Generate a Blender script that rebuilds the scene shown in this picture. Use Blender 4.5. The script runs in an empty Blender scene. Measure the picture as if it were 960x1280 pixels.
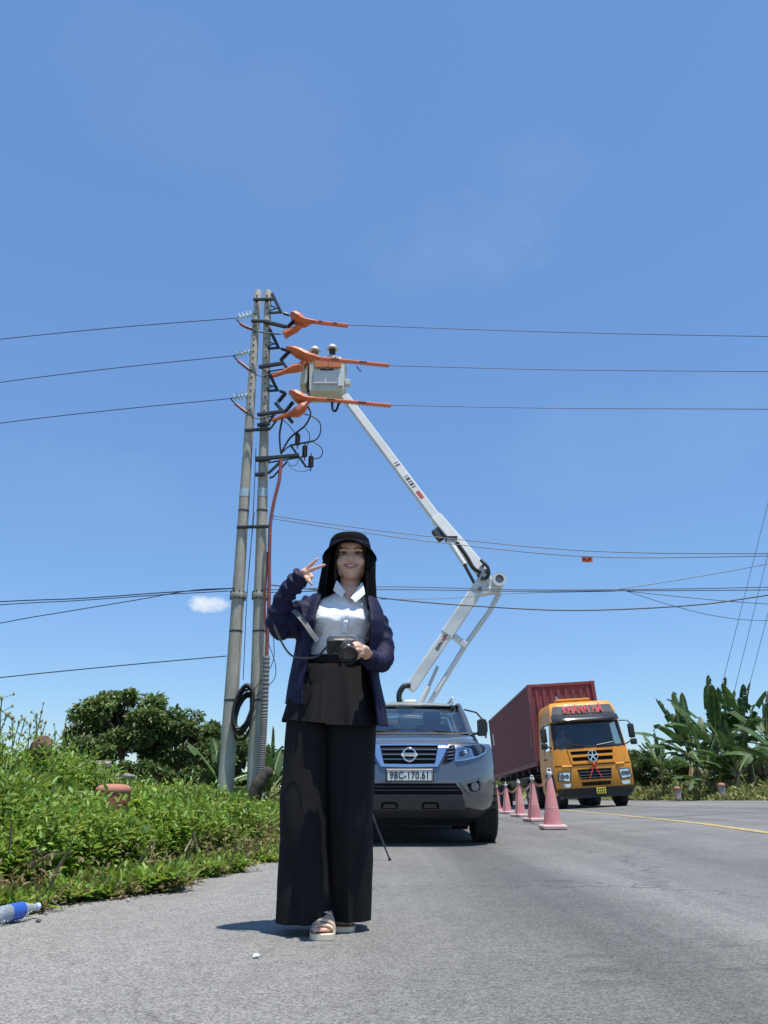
import bpy, bmesh, math, random
import numpy as np
from mathutils import Vector, Matrix, Quaternion
random.seed(7); rng = np.random.default_rng(11)
R = math.radians
sc = bpy.context.scene
COL = sc.collection
# ---------------------------------------------------------------- camera
CAM_H, PITCH, FPX = 0.54, R(20.5), 930.0
cam_d = bpy.data.cameras.new('camera'); cam = bpy.data.objects.new('camera', cam_d); COL.objects.link(cam)
cam.location = (0, 0, CAM_H); cam.rotation_euler = (R(90) + PITCH, 0, 0)
cam_d.sensor_fit = 'VERTICAL'; cam_d.sensor_height = 36; cam_d.lens = FPX / 1280 * 36
cam_d.clip_start = 0.05; cam_d.clip_end = 6000
sc.camera = cam
# ---------------------------------------------------------------- light
SUN_EL, SUN_AZ = R(78.5), R(140)       # azimuth clockwise from +Y: high up, to the right
sd = Vector((math.cos(SUN_EL)*math.sin(SUN_AZ), math.cos(SUN_EL)*math.cos(SUN_AZ), math.sin(SUN_EL)))
sun_d = bpy.data.lights.new('sun', 'SUN'); sun = bpy.data.objects.new('sun', sun_d); COL.objects.link(sun)
sun_d.energy = 4.6; sun_d.angle = R(0.55); sun_d.color = (1.0, 0.965, 0.90)
sun.rotation_euler = (-sd).to_track_quat('-Z', 'Y').to_euler(); sun.location = sd * 60
w = bpy.data.worlds.new('World'); sc.world = w; w.use_nodes = True
def build_world():
    nt = w.node_tree; N = nt.nodes; L = nt.links; N.clear()
    out = N.new('ShaderNodeOutputWorld'); bg = N.new('ShaderNodeBackground'); bg.inputs[1].default_value = 0.15
    sky = N.new('ShaderNodeTexSky'); sky.sky_type = 'NISHITA'; sky.sun_disc = False
    sky.sun_elevation = SUN_EL; sky.sun_rotation = SUN_AZ; sky.air_density = 1.0; sky.dust_density = 0.1; sky.ozone_density = 6.0; sky.altitude = 1200
    tc = N.new('ShaderNodeTexCoord')
    def vm(op, a, b):
        n = N.new('ShaderNodeVectorMath'); n.operation = op; L.new(a, n.inputs[0])
        if hasattr(b, 'links'): L.new(b, n.inputs[1])
        else: n.inputs[1].default_value = b
        return n
    def mt(op, a, b=None, clamp=False):
        n = N.new('ShaderNodeMath'); n.operation = op; n.use_clamp = clamp
        for i, q in enumerate((a, b)):
            if q is None: continue
            if hasattr(q, 'links'): L.new(q, n.inputs[i])
            else: n.inputs[i].default_value = q
        return n.outputs[0]
    # small fair-weather puffs low in the sky
    total = None
    for (px, py, rx, ry, amp, nsc) in ((262, 755, 33, 13, 1.0, 34), (112, 893, 26, 8, .55, 40), (560, 300, 170, 80, .075, 5), (660, 230, 120, 80, .05, 5), (250, 120, 260, 110, .035, 4), (820, 560, 200, 90, .04, 5), (120, 620, 170, 70, .04, 5)):
        u = (px-480)/FPX; v = (640-py)/FPX
        d = Vector((u, math.cos(PITCH)-v*math.sin(PITCH), math.sin(PITCH)+v*math.cos(PITCH))).normalized()
        r = d.cross(Vector((0, 0, 1))).normalized(); up = r.cross(d)
        a = mt('DIVIDE', vm('DOT_PRODUCT', tc.outputs['Generated'], r).outputs['Value'], rx/FPX)
        b = mt('DIVIDE', vm('DOT_PRODUCT', tc.outputs['Generated'], up).outputs['Value'], ry/FPX)
        rr = mt('ADD', mt('MULTIPLY', a, a), mt('MULTIPLY', b, b))
        fw = mt('GREATER_THAN', vm('DOT_PRODUCT', tc.outputs['Generated'], d).outputs['Value'], 0.5)
        no = N.new('ShaderNodeTexNoise'); no.inputs['Scale'].default_value = nsc; no.inputs['Detail'].default_value = 6; no.inputs['Roughness'].default_value = .62
        L.new(tc.outputs['Generated'], no.inputs['Vector'])
        m = mt('SUBTRACT', mt('ADD', mt('MULTIPLY', no.outputs['Fac'], 2.6), -0.55), rr)
        m = mt('MULTIPLY', mt('MULTIPLY', m, amp*0.9, True), fw)
        total = m if total is None else mt('ADD', total, m, True)
    hs = N.new('ShaderNodeHueSaturation'); hs.inputs['Saturation'].default_value = 1.03; hs.inputs['Hue'].default_value = .4965; hs.inputs['Value'].default_value = 1.0
    bw = N.new('ShaderNodeRGBToBW'); L.new(sky.outputs[0], bw.inputs[0]); fac = mt('MULTIPLY', mt('POWER', bw.outputs[0], -0.38), 1.30)      # sky graded: brighter parts scaled down to flatten its brightness range
    scl = N.new('ShaderNodeVectorMath'); scl.operation = 'SCALE'; L.new(sky.outputs[0], scl.inputs[0]); L.new(fac, scl.inputs['Scale']); L.new(scl.outputs[0], hs.inputs['Color'])
    mx = N.new('ShaderNodeMix'); mx.data_type = 'RGBA'; mx.inputs[7].default_value = (5.0, 5.2, 5.4, 1)
    L.new(total, mx.inputs[0]); L.new(hs.outputs[0], mx.inputs[6]); L.new(mx.outputs[2], bg.inputs[0]); L.new(bg.outputs[0], out.inputs[0])
build_world()
vs = sc.view_settings; vs.view_transform = 'Standard'; vs.look = 'None'; vs.gamma = 1; vs.use_curve_mapping = False; vs.exposure = 0.35
# ---------------------------------------------------------------- helpers
def P(px, py, Y):
    """world point at forward distance Y on the sight line of a photo pixel (used once, to read real positions)"""
    u = (px-480)/FPX; v = (640-py)/FPX
    dy = math.cos(PITCH)-v*math.sin(PITCH); dz = math.sin(PITCH)+v*math.cos(PITCH)
    t = Y/dy
    return Vector((u*t, Y, CAM_H+dz*t))
def bank(x):
    t = max(0.0, x-2.3); return 0.05*t*t/(t+1.0)
def road_z(x, Y): return bank(x)-.0115*max(0.0, Y-12)      # banked bend, falling away beyond the pickup
def G(px, py, z=0.0):
    u = (px-480)/FPX; v = (640-py)/FPX
    dy = math.cos(PITCH)-v*math.sin(PITCH); dz = math.sin(PITCH)+v*math.cos(PITCH)
    t = (z-CAM_H)/dz
    return Vector((u*t, dy*t, z))
def GR(px, py):
    q = G(px, py)
    for _ in range(12): q = G(px, py, road_z(q.x, q.y)*.5+q.z*.5)
    return q
def lerp(a, b, t): return a+(b-a)*t
def interp(x, pts):
    if x <= pts[0][0]: return pts[0][1]
    for (a, va), (b, vb) in zip(pts, pts[1:]):
        if x <= b:
            t = (x-a)/(b-a); t = t*t*(3-2*t) if False else t
            return va+(vb-va)*t
    return pts[-1][1]
def rootloc(p):
    v = Vector((0, 0, 0))
    while p is not None: v = v+p.location; p = p.parent
    return v
class MB:
    def __init__(s): s.v = []; s.f = []
    def add(s, vs_, fs):
        o = len(s.v); s.v += [tuple(q) for q in vs_]; s.f += [tuple(i+o for i in f) for f in fs]; return s
    def box(s, c, d, rot=None, bev=0.0, seg=1):
        bm = bmesh.new(); bmesh.ops.create_cube(bm, size=1)
        for v in bm.verts: v.co = Vector((v.co.x*d[0], v.co.y*d[1], v.co.z*d[2]))
        if bev > 0: bmesh.ops.bevel(bm, geom=bm.edges[:], offset=min(bev, min(d)*.45), segments=seg, affect='EDGES', profile=.5)
        bm.verts.index_update(); M = rot if rot is not None else Matrix.Identity(3); c = Vector(c)
        s.add([c+M@v.co for v in bm.verts], [[v.index for v in f.verts] for f in bm.faces]); bm.free(); return s
    def bar(s, a, b, wd, ht, bev=0.0, up=(0, 0, 1)):
        a = Vector(a); b = Vector(b); y = (b-a).normalized(); up = Vector(up)
        if abs(y.dot(up)) > .99: up = Vector((0, 1, 0))
        x = y.cross(up).normalized(); z = x.cross(y)
        M = Matrix((x, y, z)).transposed()
        return s.box((a+b)/2, (wd, (b-a).length, ht), M, bev)
    def loft(s, rings, closed=True, cap0=False, cap1=False):
        n = len(rings[0]); vs_ = [p for r in rings for p in r]; fs = []
        m = n if closed else n-1
        for i in range(len(rings)-1):
            for j in range(m):
                k = (j+1) % n
                fs.append((i*n+j, i*n+k, (i+1)*n+k, (i+1)*n+j))
        if cap0: fs.append(tuple(reversed(range(n))))
        if cap1: fs.append(tuple((len(rings)-1)*n+j for j in range(n)))
        return s.add(vs_, fs)
    def tube(s, path, r, n=8, caps=True, flat=1.0):
        path = [Vector(p) for p in path]; m = len(path)
        rs = r if hasattr(r, '__len__') else [r]*m
        tang = []
        for i in range(m):
            t = path[min(i+1, m-1)]-path[max(i-1, 0)]
            tang.append(t.normalized() if t.length > 1e-9 else Vector((0, 0, 1)))
        ref = Vector((0, 0, 1)) if abs(tang[0].z) < .9 else Vector((1, 0, 0))
        x = tang[0].cross(ref).normalized(); rings = []
        for i in range(m):
            x = (x-tang[i]*x.dot(tang[i])); x = x.normalized() if x.length > 1e-6 else tang[i].orthogonal().normalized()
            y = tang[i].cross(x)
            rings.append([path[i]+x*(rs[i]*math.cos(2*math.pi*k/n))+y*(rs[i]*flat*math.sin(2*math.pi*k/n)) for k in range(n)])
        return s.loft(rings, True, caps, caps)
    def lathe(s, prof, c=(0, 0, 0), axis=(0, 0, 1), n=16, sx=1.0, sy=1.0, caps=True):
        c = Vector(c); z = Vector(axis).normalized()
        x = z.orthogonal().normalized() if abs(z.z) < .999 else Vector((1, 0, 0)); y = z.cross(x)
        rings = [[c+z*h+x*(r*sx*math.cos(2*math.pi*k/n))+y*(r*sy*math.sin(2*math.pi*k/n)) for k in range(n)] for r, h in prof]
        return s.loft(rings, True, caps, caps)
    def prism(s, poly, fn, d0, d1):
        n = len(poly); vs_ = [fn(a, b, d0) for a, b in poly]+[fn(a, b, d1) for a, b in poly]
        fs = [tuple(range(n)), tuple(reversed(range(n, 2*n)))]+[(i, i+n, (i+1) % n+n, (i+1) % n) for i in range(n)]
        return s.add(vs_, fs)
    def ell(s, c, r, n=14, m=9, rot=None):
        c = Vector(c); M = rot if rot is not None else Matrix.Identity(3); rings = []
        for i in range(m+1):
            th = math.pi*(.02+.96*i/m)
            rings.append([c+M@Vector((r[0]*math.sin(th)*math.cos(2*math.pi*k/n), r[1]*math.sin(th)*math.sin(2*math.pi*k/n), -r[2]*math.cos(th))) for k in range(n)])
        return s.loft(rings, True, True, True)
    def xf(s, M):
        s.v = [tuple(M @ Vector(v)) for v in s.v]; return s
    def mesh(s, name, smooth=None, off=None):
        me = bpy.data.meshes.new(name)
        vv = s.v if off is None else [(a-off[0], b-off[1], c-off[2]) for a, b, c in s.v]
        me.from_pydata(vv, [], s.f); me.validate(); 
        bm = bmesh.new(); bm.from_mesh(me); bmesh.ops.recalc_face_normals(bm, faces=bm.faces[:]); bm.to_mesh(me); bm.free()
        if smooth:
            me.polygons.foreach_set('use_smooth', [True]*len(me.polygons)); me.set_sharp_from_angle(angle=R(smooth))
        me.update(); return me
    def build(s, name, mat, parent=None, smooth=None, world=False, label=None):
        off = rootloc(parent) if (world and parent is not None) else None
        me = s.mesh(name, smooth, off); me.materials.append(mat)
        return link(name, me, parent, label)
def link(name, me, parent=None, label=None):
    o = bpy.data.objects.new(name, me); COL.objects.link(o)
    if parent is not None: o.parent = parent
    if label: o['label'] = label
    return o
def tag(o, label=None, cat=None, group=None, kind=None):
    if label: o['label'] = label
    if cat: o['category'] = cat
    if group: o['group'] = group
    if kind: o['kind'] = kind
    return o
def thing(name, label, cat, loc=(0, 0, 0), rot=(0, 0, 0), group=None):
    o = bpy.data.objects.new(name, None); COL.objects.link(o); o.empty_display_size = .1
    o.location = loc; o.rotation_euler = rot
    return tag(o, label, cat, group)
def single(mb, name, mat, label, cat, base, group=None, smooth=None):
    """a one-mesh thing whose origin sits at base (mesh given in world coordinates)"""
    me = mb.mesh(name, smooth, base); me.materials.append(mat)
    o = link(name, me); o.location = base
    return tag(o, label, cat, group)
def dup(root, loc, rot=None, label=None, group=None):
    def cp(o, par):
        c = o.copy(); COL.objects.link(c); c.parent = par
        for ch in o.children: cp(ch, c)
        return c
    r = cp(root, None); r.location = loc
    if rot is not None: r.rotation_euler = rot
    if label: r['label'] = label
    if group: r['group'] = group
    return r
def catenary(a, b, sag, n=24):
    a = Vector(a); b = Vector(b)
    return [a.lerp(b, i/n)-Vector((0, 0, 4*sag*(i/n)*(1-i/n))) for i in range(n+1)]
def bez(pts, n=20):
    """Catmull-Rom through points"""
    pts = [Vector(p) for p in pts]; q = [pts[0]*2-pts[1]]+pts+[pts[-1]*2-pts[-2]]; out = []
    m = len(pts)-1
    for i in range(m):
        p0, p1, p2, p3 = q[i:i+4]
        for k in range(n):
            t = k/n
            out.append(.5*((2*p1)+(-p0+p2)*t+(2*p0-5*p1+4*p2-p3)*t*t+(-p0+3*p1-3*p2+p3)*t**3))
    return out+[pts[-1]]
def text_mesh(body, size, depth, font_bold=0.0, align='CENTER', spacing=1.0):
    c = bpy.data.curves.new('lettering', 'FONT'); c.body = body; c.size = size; c.extrude = depth; c.offset = font_bold
    c.align_x = align; c.align_y = 'CENTER'; c.space_character = spacing; c.resolution_u = 3
    o = bpy.data.objects.new('lettering', c); COL.objects.link(o)
    dg = bpy.context.evaluated_depsgraph_get(); dg.update()
    me = bpy.data.meshes.new_from_object(o.evaluated_get(dg)); bpy.data.objects.remove(o); bpy.data.curves.remove(c)
    return me
def text_part(body, size, depth, M, mat, parent, name='lettering', bold=0.0, sx=1.0, spacing=1.0, align='CENTER'):
    me = text_mesh(body, size, depth, bold, align, spacing)
    me.transform(Matrix.Diagonal((sx, 1, 1, 1))); me.transform(M); me.materials.clear(); me.materials.append(mat)
    return link(name, me, parent)
def remesh(mb, voxel, smooth_it=6, fac=.5):
    """one continuous skin grown round overlapping shapes"""
    me = mb.mesh('tmp'); o = bpy.data.objects.new('tmp', me); COL.objects.link(o)
    m = o.modifiers.new('r', 'REMESH'); m.mode = 'VOXEL'; m.voxel_size = voxel; m.use_smooth_shade = True
    if smooth_it:
        s = o.modifiers.new('s', 'SMOOTH'); s.factor = fac; s.iterations = smooth_it
    dg = bpy.context.evaluated_depsgraph_get(); dg.update()
    me2 = bpy.data.meshes.new_from_object(o.evaluated_get(dg)); bpy.data.objects.remove(o)
    me2.polygons.foreach_set('use_smooth', [True]*len(me2.polygons)); me2.materials.clear()
    return me2
# ---------------------------------------------------------------- materials
def mat(name, col, rough=.6, metal=0.0, var=.12, scale=6.0, bump=0.0, bscale=80.0, spec=.5, coat=0.0, dirt=None, dirt_amt=.0, dirt_scale=3.0, island=0.0, transl=0.0, sheen=0.0, stretch=None, alpha_col=None):
    m = bpy.data.materials.new(name); m.use_nodes = True; nt = m.node_tree; N = nt.nodes; L = nt.links
    b = N['Principled BSDF']; b.inputs['Roughness'].default_value = rough; b.inputs['Metallic'].default_value = metal
    b.inputs['Specular IOR Level'].default_value = spec; b.inputs['Coat Weight'].default_value = coat; b.inputs['Coat Roughness'].default_value = .06
    if sheen: b.inputs['Sheen Weight'].default_value = sheen
    tc = N.new('ShaderNodeTexCoord'); vec = tc.outputs['Object']
    if stretch:
        mp = N.new('ShaderNodeMapping'); mp.inputs['Scale'].default_value = stretch; L.new(vec, mp.inputs['Vector']); vec = mp.outputs[0]
    def noise(sca, det=4, rgh=.6):
        n = N.new('ShaderNodeTexNoise'); n.inputs['Scale'].default_value = sca; n.inputs['Detail'].default_value = det; n.inputs['Roughness'].default_value = rgh
        L.new(vec, n.inputs['Vector']); return n
    def mix(f, a, bb):
        x = N.new('ShaderNodeMix'); x.data_type = 'RGBA'
        for i, q in ((0, f), (6, a), (7, bb)):
            if hasattr(q, 'links'): L.new(q, x.inputs[i])
            else: x.inputs[i].default_value = q
        return x.outputs[2]
    def rng_(f, lo, hi):
        r = N.new('ShaderNodeMapRange'); r.inputs[1].default_value = lo; r.inputs[2].default_value = hi; L.new(f, r.inputs[0]); return r.outputs[0]
    c4 = lambda c, k=1.0: (min(1, c[0]*k), min(1, c[1]*k), min(1, c[2]*k), 1)
    n1 = noise(scale)
    col_o = mix(rng_(n1.outputs['Fac'], .3, .7), c4(col, 1-var), c4(col, 1+var))
    if island:
        g = N.new('ShaderNodeNewGeometry')
        hs = N.new('ShaderNodeHueSaturation'); L.new(col_o, hs.inputs['Color'])
        L.new(rng_(g.outputs['Random Per Island'], -island, 1+island) if False else g.outputs['Random Per Island'], (vr := N.new('ShaderNodeMapRange')).inputs[0])
        vr.inputs[3].default_value = 1-island; vr.inputs[4].default_value = 1+island; L.new(vr.outputs[0], hs.inputs['Value'])
        hr = N.new('ShaderNodeMapRange'); 
        wn = N.new('ShaderNodeTexWhiteNoise'); wn.noise_dimensions = '1D'; L.new(g.outputs['Random Per Island'], wn.inputs['W']); L.new(wn.outputs['Value'], hr.inputs[0])
        hr.inputs[3].default_value = .5-.035; hr.inputs[4].default_value = .5+.02; L.new(hr.outputs[0], hs.inputs['Hue'])
        col_o = hs.outputs[0]
    if dirt:
        n2 = noise(dirt_scale, 6, .7)
        f = rng_(n2.outputs['Fac'], .62-dirt_amt*.35, .75)
        col_o = mix(f, col_o, c4(dirt))
    L.new(col_o, b.inputs['Base Color'])
    if bump:
        n3 = noise(bscale, 3); bp = N.new('ShaderNodeBump'); bp.inputs['Strength'].default_value = bump; bp.inputs['Distance'].default_value = .02
        L.new(n3.outputs['Fac'], bp.inputs['Height']); L.new(bp.outputs[0], b.inputs['Normal'])
    if transl:
        tr = N.new('ShaderNodeBsdfTranslucent'); ms = N.new('ShaderNodeMixShader'); ms.inputs[0].default_value = transl
        br = N.new('ShaderNodeHueSaturation'); br.inputs['Value'].default_value = 1.5; br.inputs['Hue'].default_value = .48; L.new(col_o, br.inputs['Color'])
        L.new(br.outputs[0], tr.inputs['Color']); L.new(b.outputs[0], ms.inputs[1]); L.new(tr.outputs[0], ms.inputs[2])
        L.new(ms.outputs[0], N['Material Output'].inputs[0])
    return m
def glass_mat(name, tint=(.35, .42, .42), rough=.02, refl=.10):
    m = bpy.data.materials.new(name); m.use_nodes = True; nt = m.node_tree; N = nt.nodes; L = nt.links; N.clear()
    out = N.new('ShaderNodeOutputMaterial'); t = N.new('ShaderNodeBsdfTransparent'); t.inputs[0].default_value = (*tint, 1)
    g = N.new('ShaderNodeBsdfGlossy'); g.inputs['Roughness'].default_value = rough; g.inputs[0].default_value = (1, 1, 1, 1)
    fr = N.new('ShaderNodeFresnel'); fr.inputs[0].default_value = 1.5
    ad = N.new('ShaderNodeMath'); ad.operation = 'ADD'; ad.use_clamp = True; L.new(fr.outputs[0], ad.inputs[0]); ad.inputs[1].default_value = refl-.04
    mx = N.new('ShaderNodeMixShader'); L.new(ad.outputs[0], mx.inputs[0]); L.new(t.outputs[0], mx.inputs[1]); L.new(g.outputs[0], mx.inputs[2]); L.new(mx.outputs[0], out.inputs[0])
    return m
M = {}
M['black_plastic'] = mat('black_plastic', (.018, .019, .02), .45, bump=.05, bscale=300)
M['dark_steel'] = mat('dark_steel', (.035, .042, .048), .5, .4, .2, 12)
M['rubber'] = mat('rubber', (.016, .016, .017), .85, var=.3, scale=10, dirt=(.07, .065, .06), dirt_amt=.3)
M['steel'] = mat('steel', (.45, .46, .47), .35, .9, .1)
M['chrome'] = mat('chrome', (.75, .77, .80), .09, 1.0, .03)
M['white_paint'] = mat('white_paint', (.74, .74, .71), .38, 0, .05, 2, coat=.3, dirt=(.45, .42, .37), dirt_amt=.15, dirt_scale=4)
M['concrete'] = mat('concrete', (.44, .405, .335), .85, 0, .16, 3, .25, 60, dirt=(.29, .26, .21), dirt_amt=.5, dirt_scale=2.2, stretch=(3, 3, .7))
M['white_print'] = mat('white_print', (.72, .72, .70), .5, var=.03)
M['black_print'] = mat('black_print', (.02, .02, .022), .5, var=.03)
# ================================================================ SETTING
def smooth(x, a, b):
    t = min(1, max(0, (x-a)/(b-a))); return t*t*(3-2*t)
EDGE = [(-8, -3.3), (2, -2.5), (3.4, -2.06), (3.96, -1.84), (4.37, -1.64), (5.29, -1.43), (6.25, -1.12), (7.0, -.97), (9, -.92), (14, -1.0), (30, -1.6), (60, -3), (120, -8)]
def edge(Y): return interp(Y, EDGE)
def road_mat():
    m = bpy.data.materials.new('worn_asphalt'); m.use_nodes = True; nt = m.node_tree; N = nt.nodes; L = nt.links; b = N['Principled BSDF']
    tc = N.new('ShaderNodeTexCoord'); vec = tc.outputs['Object']
    def noise(sca, det=4, rgh=.6, st=None):
        v = vec
        if st:
            mp = N.new('ShaderNodeMapping'); mp.inputs['Scale'].default_value = st; L.new(vec, mp.inputs['Vector']); v = mp.outputs[0]
        n = N.new('ShaderNodeTexNoise'); n.inputs['Scale'].default_value = sca; n.inputs['Detail'].default_value = det; n.inputs['Roughness'].default_value = rgh
        L.new(v, n.inputs['Vector']); return n.outputs['Fac']
    def rg(f, lo, hi, a=0., c=1.):
        r = N.new('ShaderNodeMapRange'); r.inputs[1].default_value = lo; r.inputs[2].default_value = hi; r.inputs[3].default_value = a; r.inputs[4].default_value = c; L.new(f, r.inputs[0]); return r.outputs[0]
    def mul(a, c):
        n = N.new('ShaderNodeMath'); n.operation = 'MULTIPLY'
        for i, q in enumerate((a, c)):
            if hasattr(q, 'links'): L.new(q, n.inputs[i])
            else: n.inputs[i].default_value = q
        return n.outputs[0]
    # aggregate: pale stones in darker binder
    vo = N.new('ShaderNodeTexVoronoi'); vo.inputs['Scale'].default_value = 165; L.new(vec, vo.inputs['Vector'])
    sep = N.new('ShaderNodeSeparateColor'); L.new(vo.outputs['Color'], sep.inputs[0])
    stone = rg(sep.outputs[0], 0, 1, .58, 1.46)
    fine = rg(noise(260, 2, .7), .3, .7, .84, 1.16)
    mid = rg(noise(9, 5, .65), .3, .7, .90, 1.10)
    big = rg(noise(.9, 4, .55), .3, .7, .88, 1.12)
    # worn wheel tracks run along the road; they wander and are broken up
    track = rg(noise(1.15, 3, .5, (1, .045, 1)), .36, .66, .80, 1.12)
    streak = rg(noise(7, 3, .6, (1, .03, 1)), .35, .65, .94, 1.06)
    k = mul(mul(mul(stone, fine), mul(mid, big)), mul(track, streak))
    # polished wheel paths of the near lane
    sxx = N.new('ShaderNodeSeparateXYZ'); L.new(vec, sxx.inputs[0]); wob = N.new('ShaderNodeMath'); wob.operation = 'ADD'; L.new(sxx.outputs[0], wob.inputs[0]); L.new(rg(noise(.5, 3, .5, (1, .3, 1)), .3, .7, -.25, .25), wob.inputs[1])
    for cx, hw_, dk in ((.95, .6, .68), (2.75, .5, .76), (5.9, .5, .84), (7.6, .5, .84)):
        ds = N.new('ShaderNodeMath'); ds.operation = 'SUBTRACT'; L.new(wob.outputs[0], ds.inputs[0]); ds.inputs[1].default_value = cx
        ab = N.new('ShaderNodeMath'); ab.operation = 'ABSOLUTE'; L.new(ds.outputs[0], ab.inputs[0]); k = mul(k, rg(ab.outputs[0], hw_*.25, hw_, dk, 1.0))
    # oil spots
    spots = rg(noise(2.6, 2, .4, (1, .55, 1)), .72, .77, 1, .62)
    k = mul(k, spots)
    # old oil stains of the near lane, each with its own ragged outline
    for (spx, spy, ra, rb) in ((740, 1195, .10, .05), (753, 1212, .13, .06), (767, 1229, .12, .05), (940, 1211, .12, .05), (905, 1182, .07, .03), (640, 1110, .05, .03), (520, 1225, .04, .025), (418, 1135, .05, .03)):
        g0 = G(spx, spy); sb = N.new('ShaderNodeVectorMath'); sb.operation = 'SUBTRACT'; L.new(vec, sb.inputs[0]); sb.inputs[1].default_value = (g0.x, g0.y, 0)
        mlt = N.new('ShaderNodeVectorMath'); mlt.operation = 'MULTIPLY'; L.new(sb.outputs[0], mlt.inputs[0]); mlt.inputs[1].default_value = (1/ra, 1/rb, 0)
        ln_ = N.new('ShaderNodeVectorMath'); ln_.operation = 'LENGTH'; L.new(mlt.outputs[0], ln_.inputs[0]); ad_ = N.new('ShaderNodeMath'); ad_.operation = 'ADD'; L.new(ln_.outputs['Value'], ad_.inputs[0]); L.new(rg(noise(18, 3), .3, .7, -.35, .35), ad_.inputs[1])
        k = mul(k, rg(ad_.outputs[0], .55, 1.05, .80, 1.0))
    # crack
    cw = N.new('ShaderNodeTexVoronoi'); cw.feature = 'DISTANCE_TO_EDGE'; cw.inputs['Scale'].default_value = .33
    ad = N.new('ShaderNodeVectorMath'); ad.operation = 'ADD'; nz = N.new('ShaderNodeTexNoise'); nz.inputs['Scale'].default_value = 2.2; nz.inputs['Detail'].default_value = 5
    L.new(vec, nz.inputs['Vector']); L.new(vec, ad.inputs[0]); L.new(nz.outputs['Color'], ad.inputs[1]); L.new(ad.outputs[0], cw.inputs['Vector'])
    crk = rg(cw.outputs['Distance'], .0015, .006, .60, 1); 
    k = mul(k, crk)
    cm = N.new('ShaderNodeMix'); cm.data_type = 'RGBA'; cm.blend_type = 'MULTIPLY'; cm.inputs[0].default_value = 1; cm.inputs[6].default_value = (.178, .172, .160, 1)
    cc = N.new('ShaderNodeCombineColor'); [L.new(k, cc.inputs[i]) for i in range(3)]; L.new(cc.outputs[0], cm.inputs[7])
    # dust towards the left shoulder (x below -1)
    sx = N.new('ShaderNodeSeparateXYZ'); L.new(vec, sx.inputs[0])
    shl = N.new('ShaderNodeMath'); shl.operation = 'ADD'; L.new(sx.outputs[0], shl.inputs[0]); L.new(mul(noise(3, 4), .9), shl.inputs[1])
    dust = rg(shl.outputs[0], -1.05, .9, .75, 0.0)
    dm = N.new('ShaderNodeMix'); dm.data_type = 'RGBA'; L.new(dust, dm.inputs[0]); L.new(cm.outputs[2], dm.inputs[6])
    dcol = N.new('ShaderNodeMix'); dcol.data_type = 'RGBA'; dcol.blend_type = 'MULTIPLY'; dcol.inputs[0].default_value = 1; dcol.inputs[6].default_value = (.250, .238, .212, 1)
    ck = N.new('ShaderNodeCombineColor'); kk = mul(mul(stone, fine), mid); [L.new(kk, ck.inputs[i]) for i in range(3)]; L.new(ck.outputs[0], dcol.inputs[7]); L.new(dcol.outputs[2], dm.inputs[7])
    L.new(dm.outputs[2], b.inputs['Base Color']); b.inputs['Roughness'].default_value = .82; b.inputs['Specular IOR Level'].default_value = .35
    bp = N.new('ShaderNodeBump'); bp.inputs['Strength'].default_value = .4; bp.inputs['Distance'].default_value = .006
    L.new(vo.outputs['Distance'], bp.inputs['Height']); bp.invert = True; L.new(bp.outputs[0], b.inputs['Normal'])
    return m
M['road'] = road_mat()
M['soil'] = mat('soil', (.13, .105, .075), .95, var=.3, scale=4, bump=.5, bscale=40, dirt=(.055, .075, .025), dirt_amt=.5, dirt_scale=1.2)
M['earth'] = mat('earth', (.10, .105, .05), .95, var=.35, scale=.6, dirt=(.05, .08, .02), dirt_amt=.6, dirt_scale=.4)
M['line_yellow'] = mat('line_yellow', (.46, .33, .10), .8, var=.15, scale=9, bump=.2, dirt=(.24, .22, .17), dirt_amt=.62, dirt_scale=10)
# ground sheet to the horizon
g = MB(); g.add([(-3000, -60, -.12), (3000, -60, -.12), (3000, 12, -.12), (-3000, 12, -.12), (3000, 100, -1.16), (-3000, 100, -1.16), (3000, 4000, -1.16), (-3000, 4000, -1.16)], [(0, 1, 2, 3), (3, 2, 4, 5), (5, 4, 6, 7)])
tag(g.build('ground', M['earth']), kind='structure')
# road sheet, flat on the near side, banked up towards the far side
def road_sheet():
    mb = MB(); ys = [-10, -4, 0]+[2+.25*i for i in range(33)]+[11, 12, 14, 17, 20, 24, 28, 34, 42, 55, 75, 100]
    cols = 26; rings = []
    for Y in ys:
        e = edge(Y)+.05*math.sin(Y*5.1)+.035*math.sin(Y*12.7+1)+.02*math.sin(Y*31); xr = 11.0
        rings.append([(lerp(e, xr, (i/cols)**1.3), Y, road_z(lerp(e, xr, (i/cols)**1.3), Y)) for i in range(cols+1)])
    mb.loft(rings, closed=False); return mb
tag(road_sheet().build('road', M['road'], smooth=60), kind='structure')
# worn yellow centre line, slightly wandering
def centre_x(Y): return interp(Y, [(0, 4.12), (8.9, 4.42), (18, 5.05), (30, 5.6), (60, 5.6)])
cl = MB(); ys = [2+.8*i for i in range(60)]
cl.loft([[(centre_x(y)+s*.065, y, road_z(centre_x(y)+s*.065, y)+.006) for s in (-1, 1)] for y in ys], closed=False)
tag(cl.build('centre_line', M['line_yellow']), kind='structure')
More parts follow.
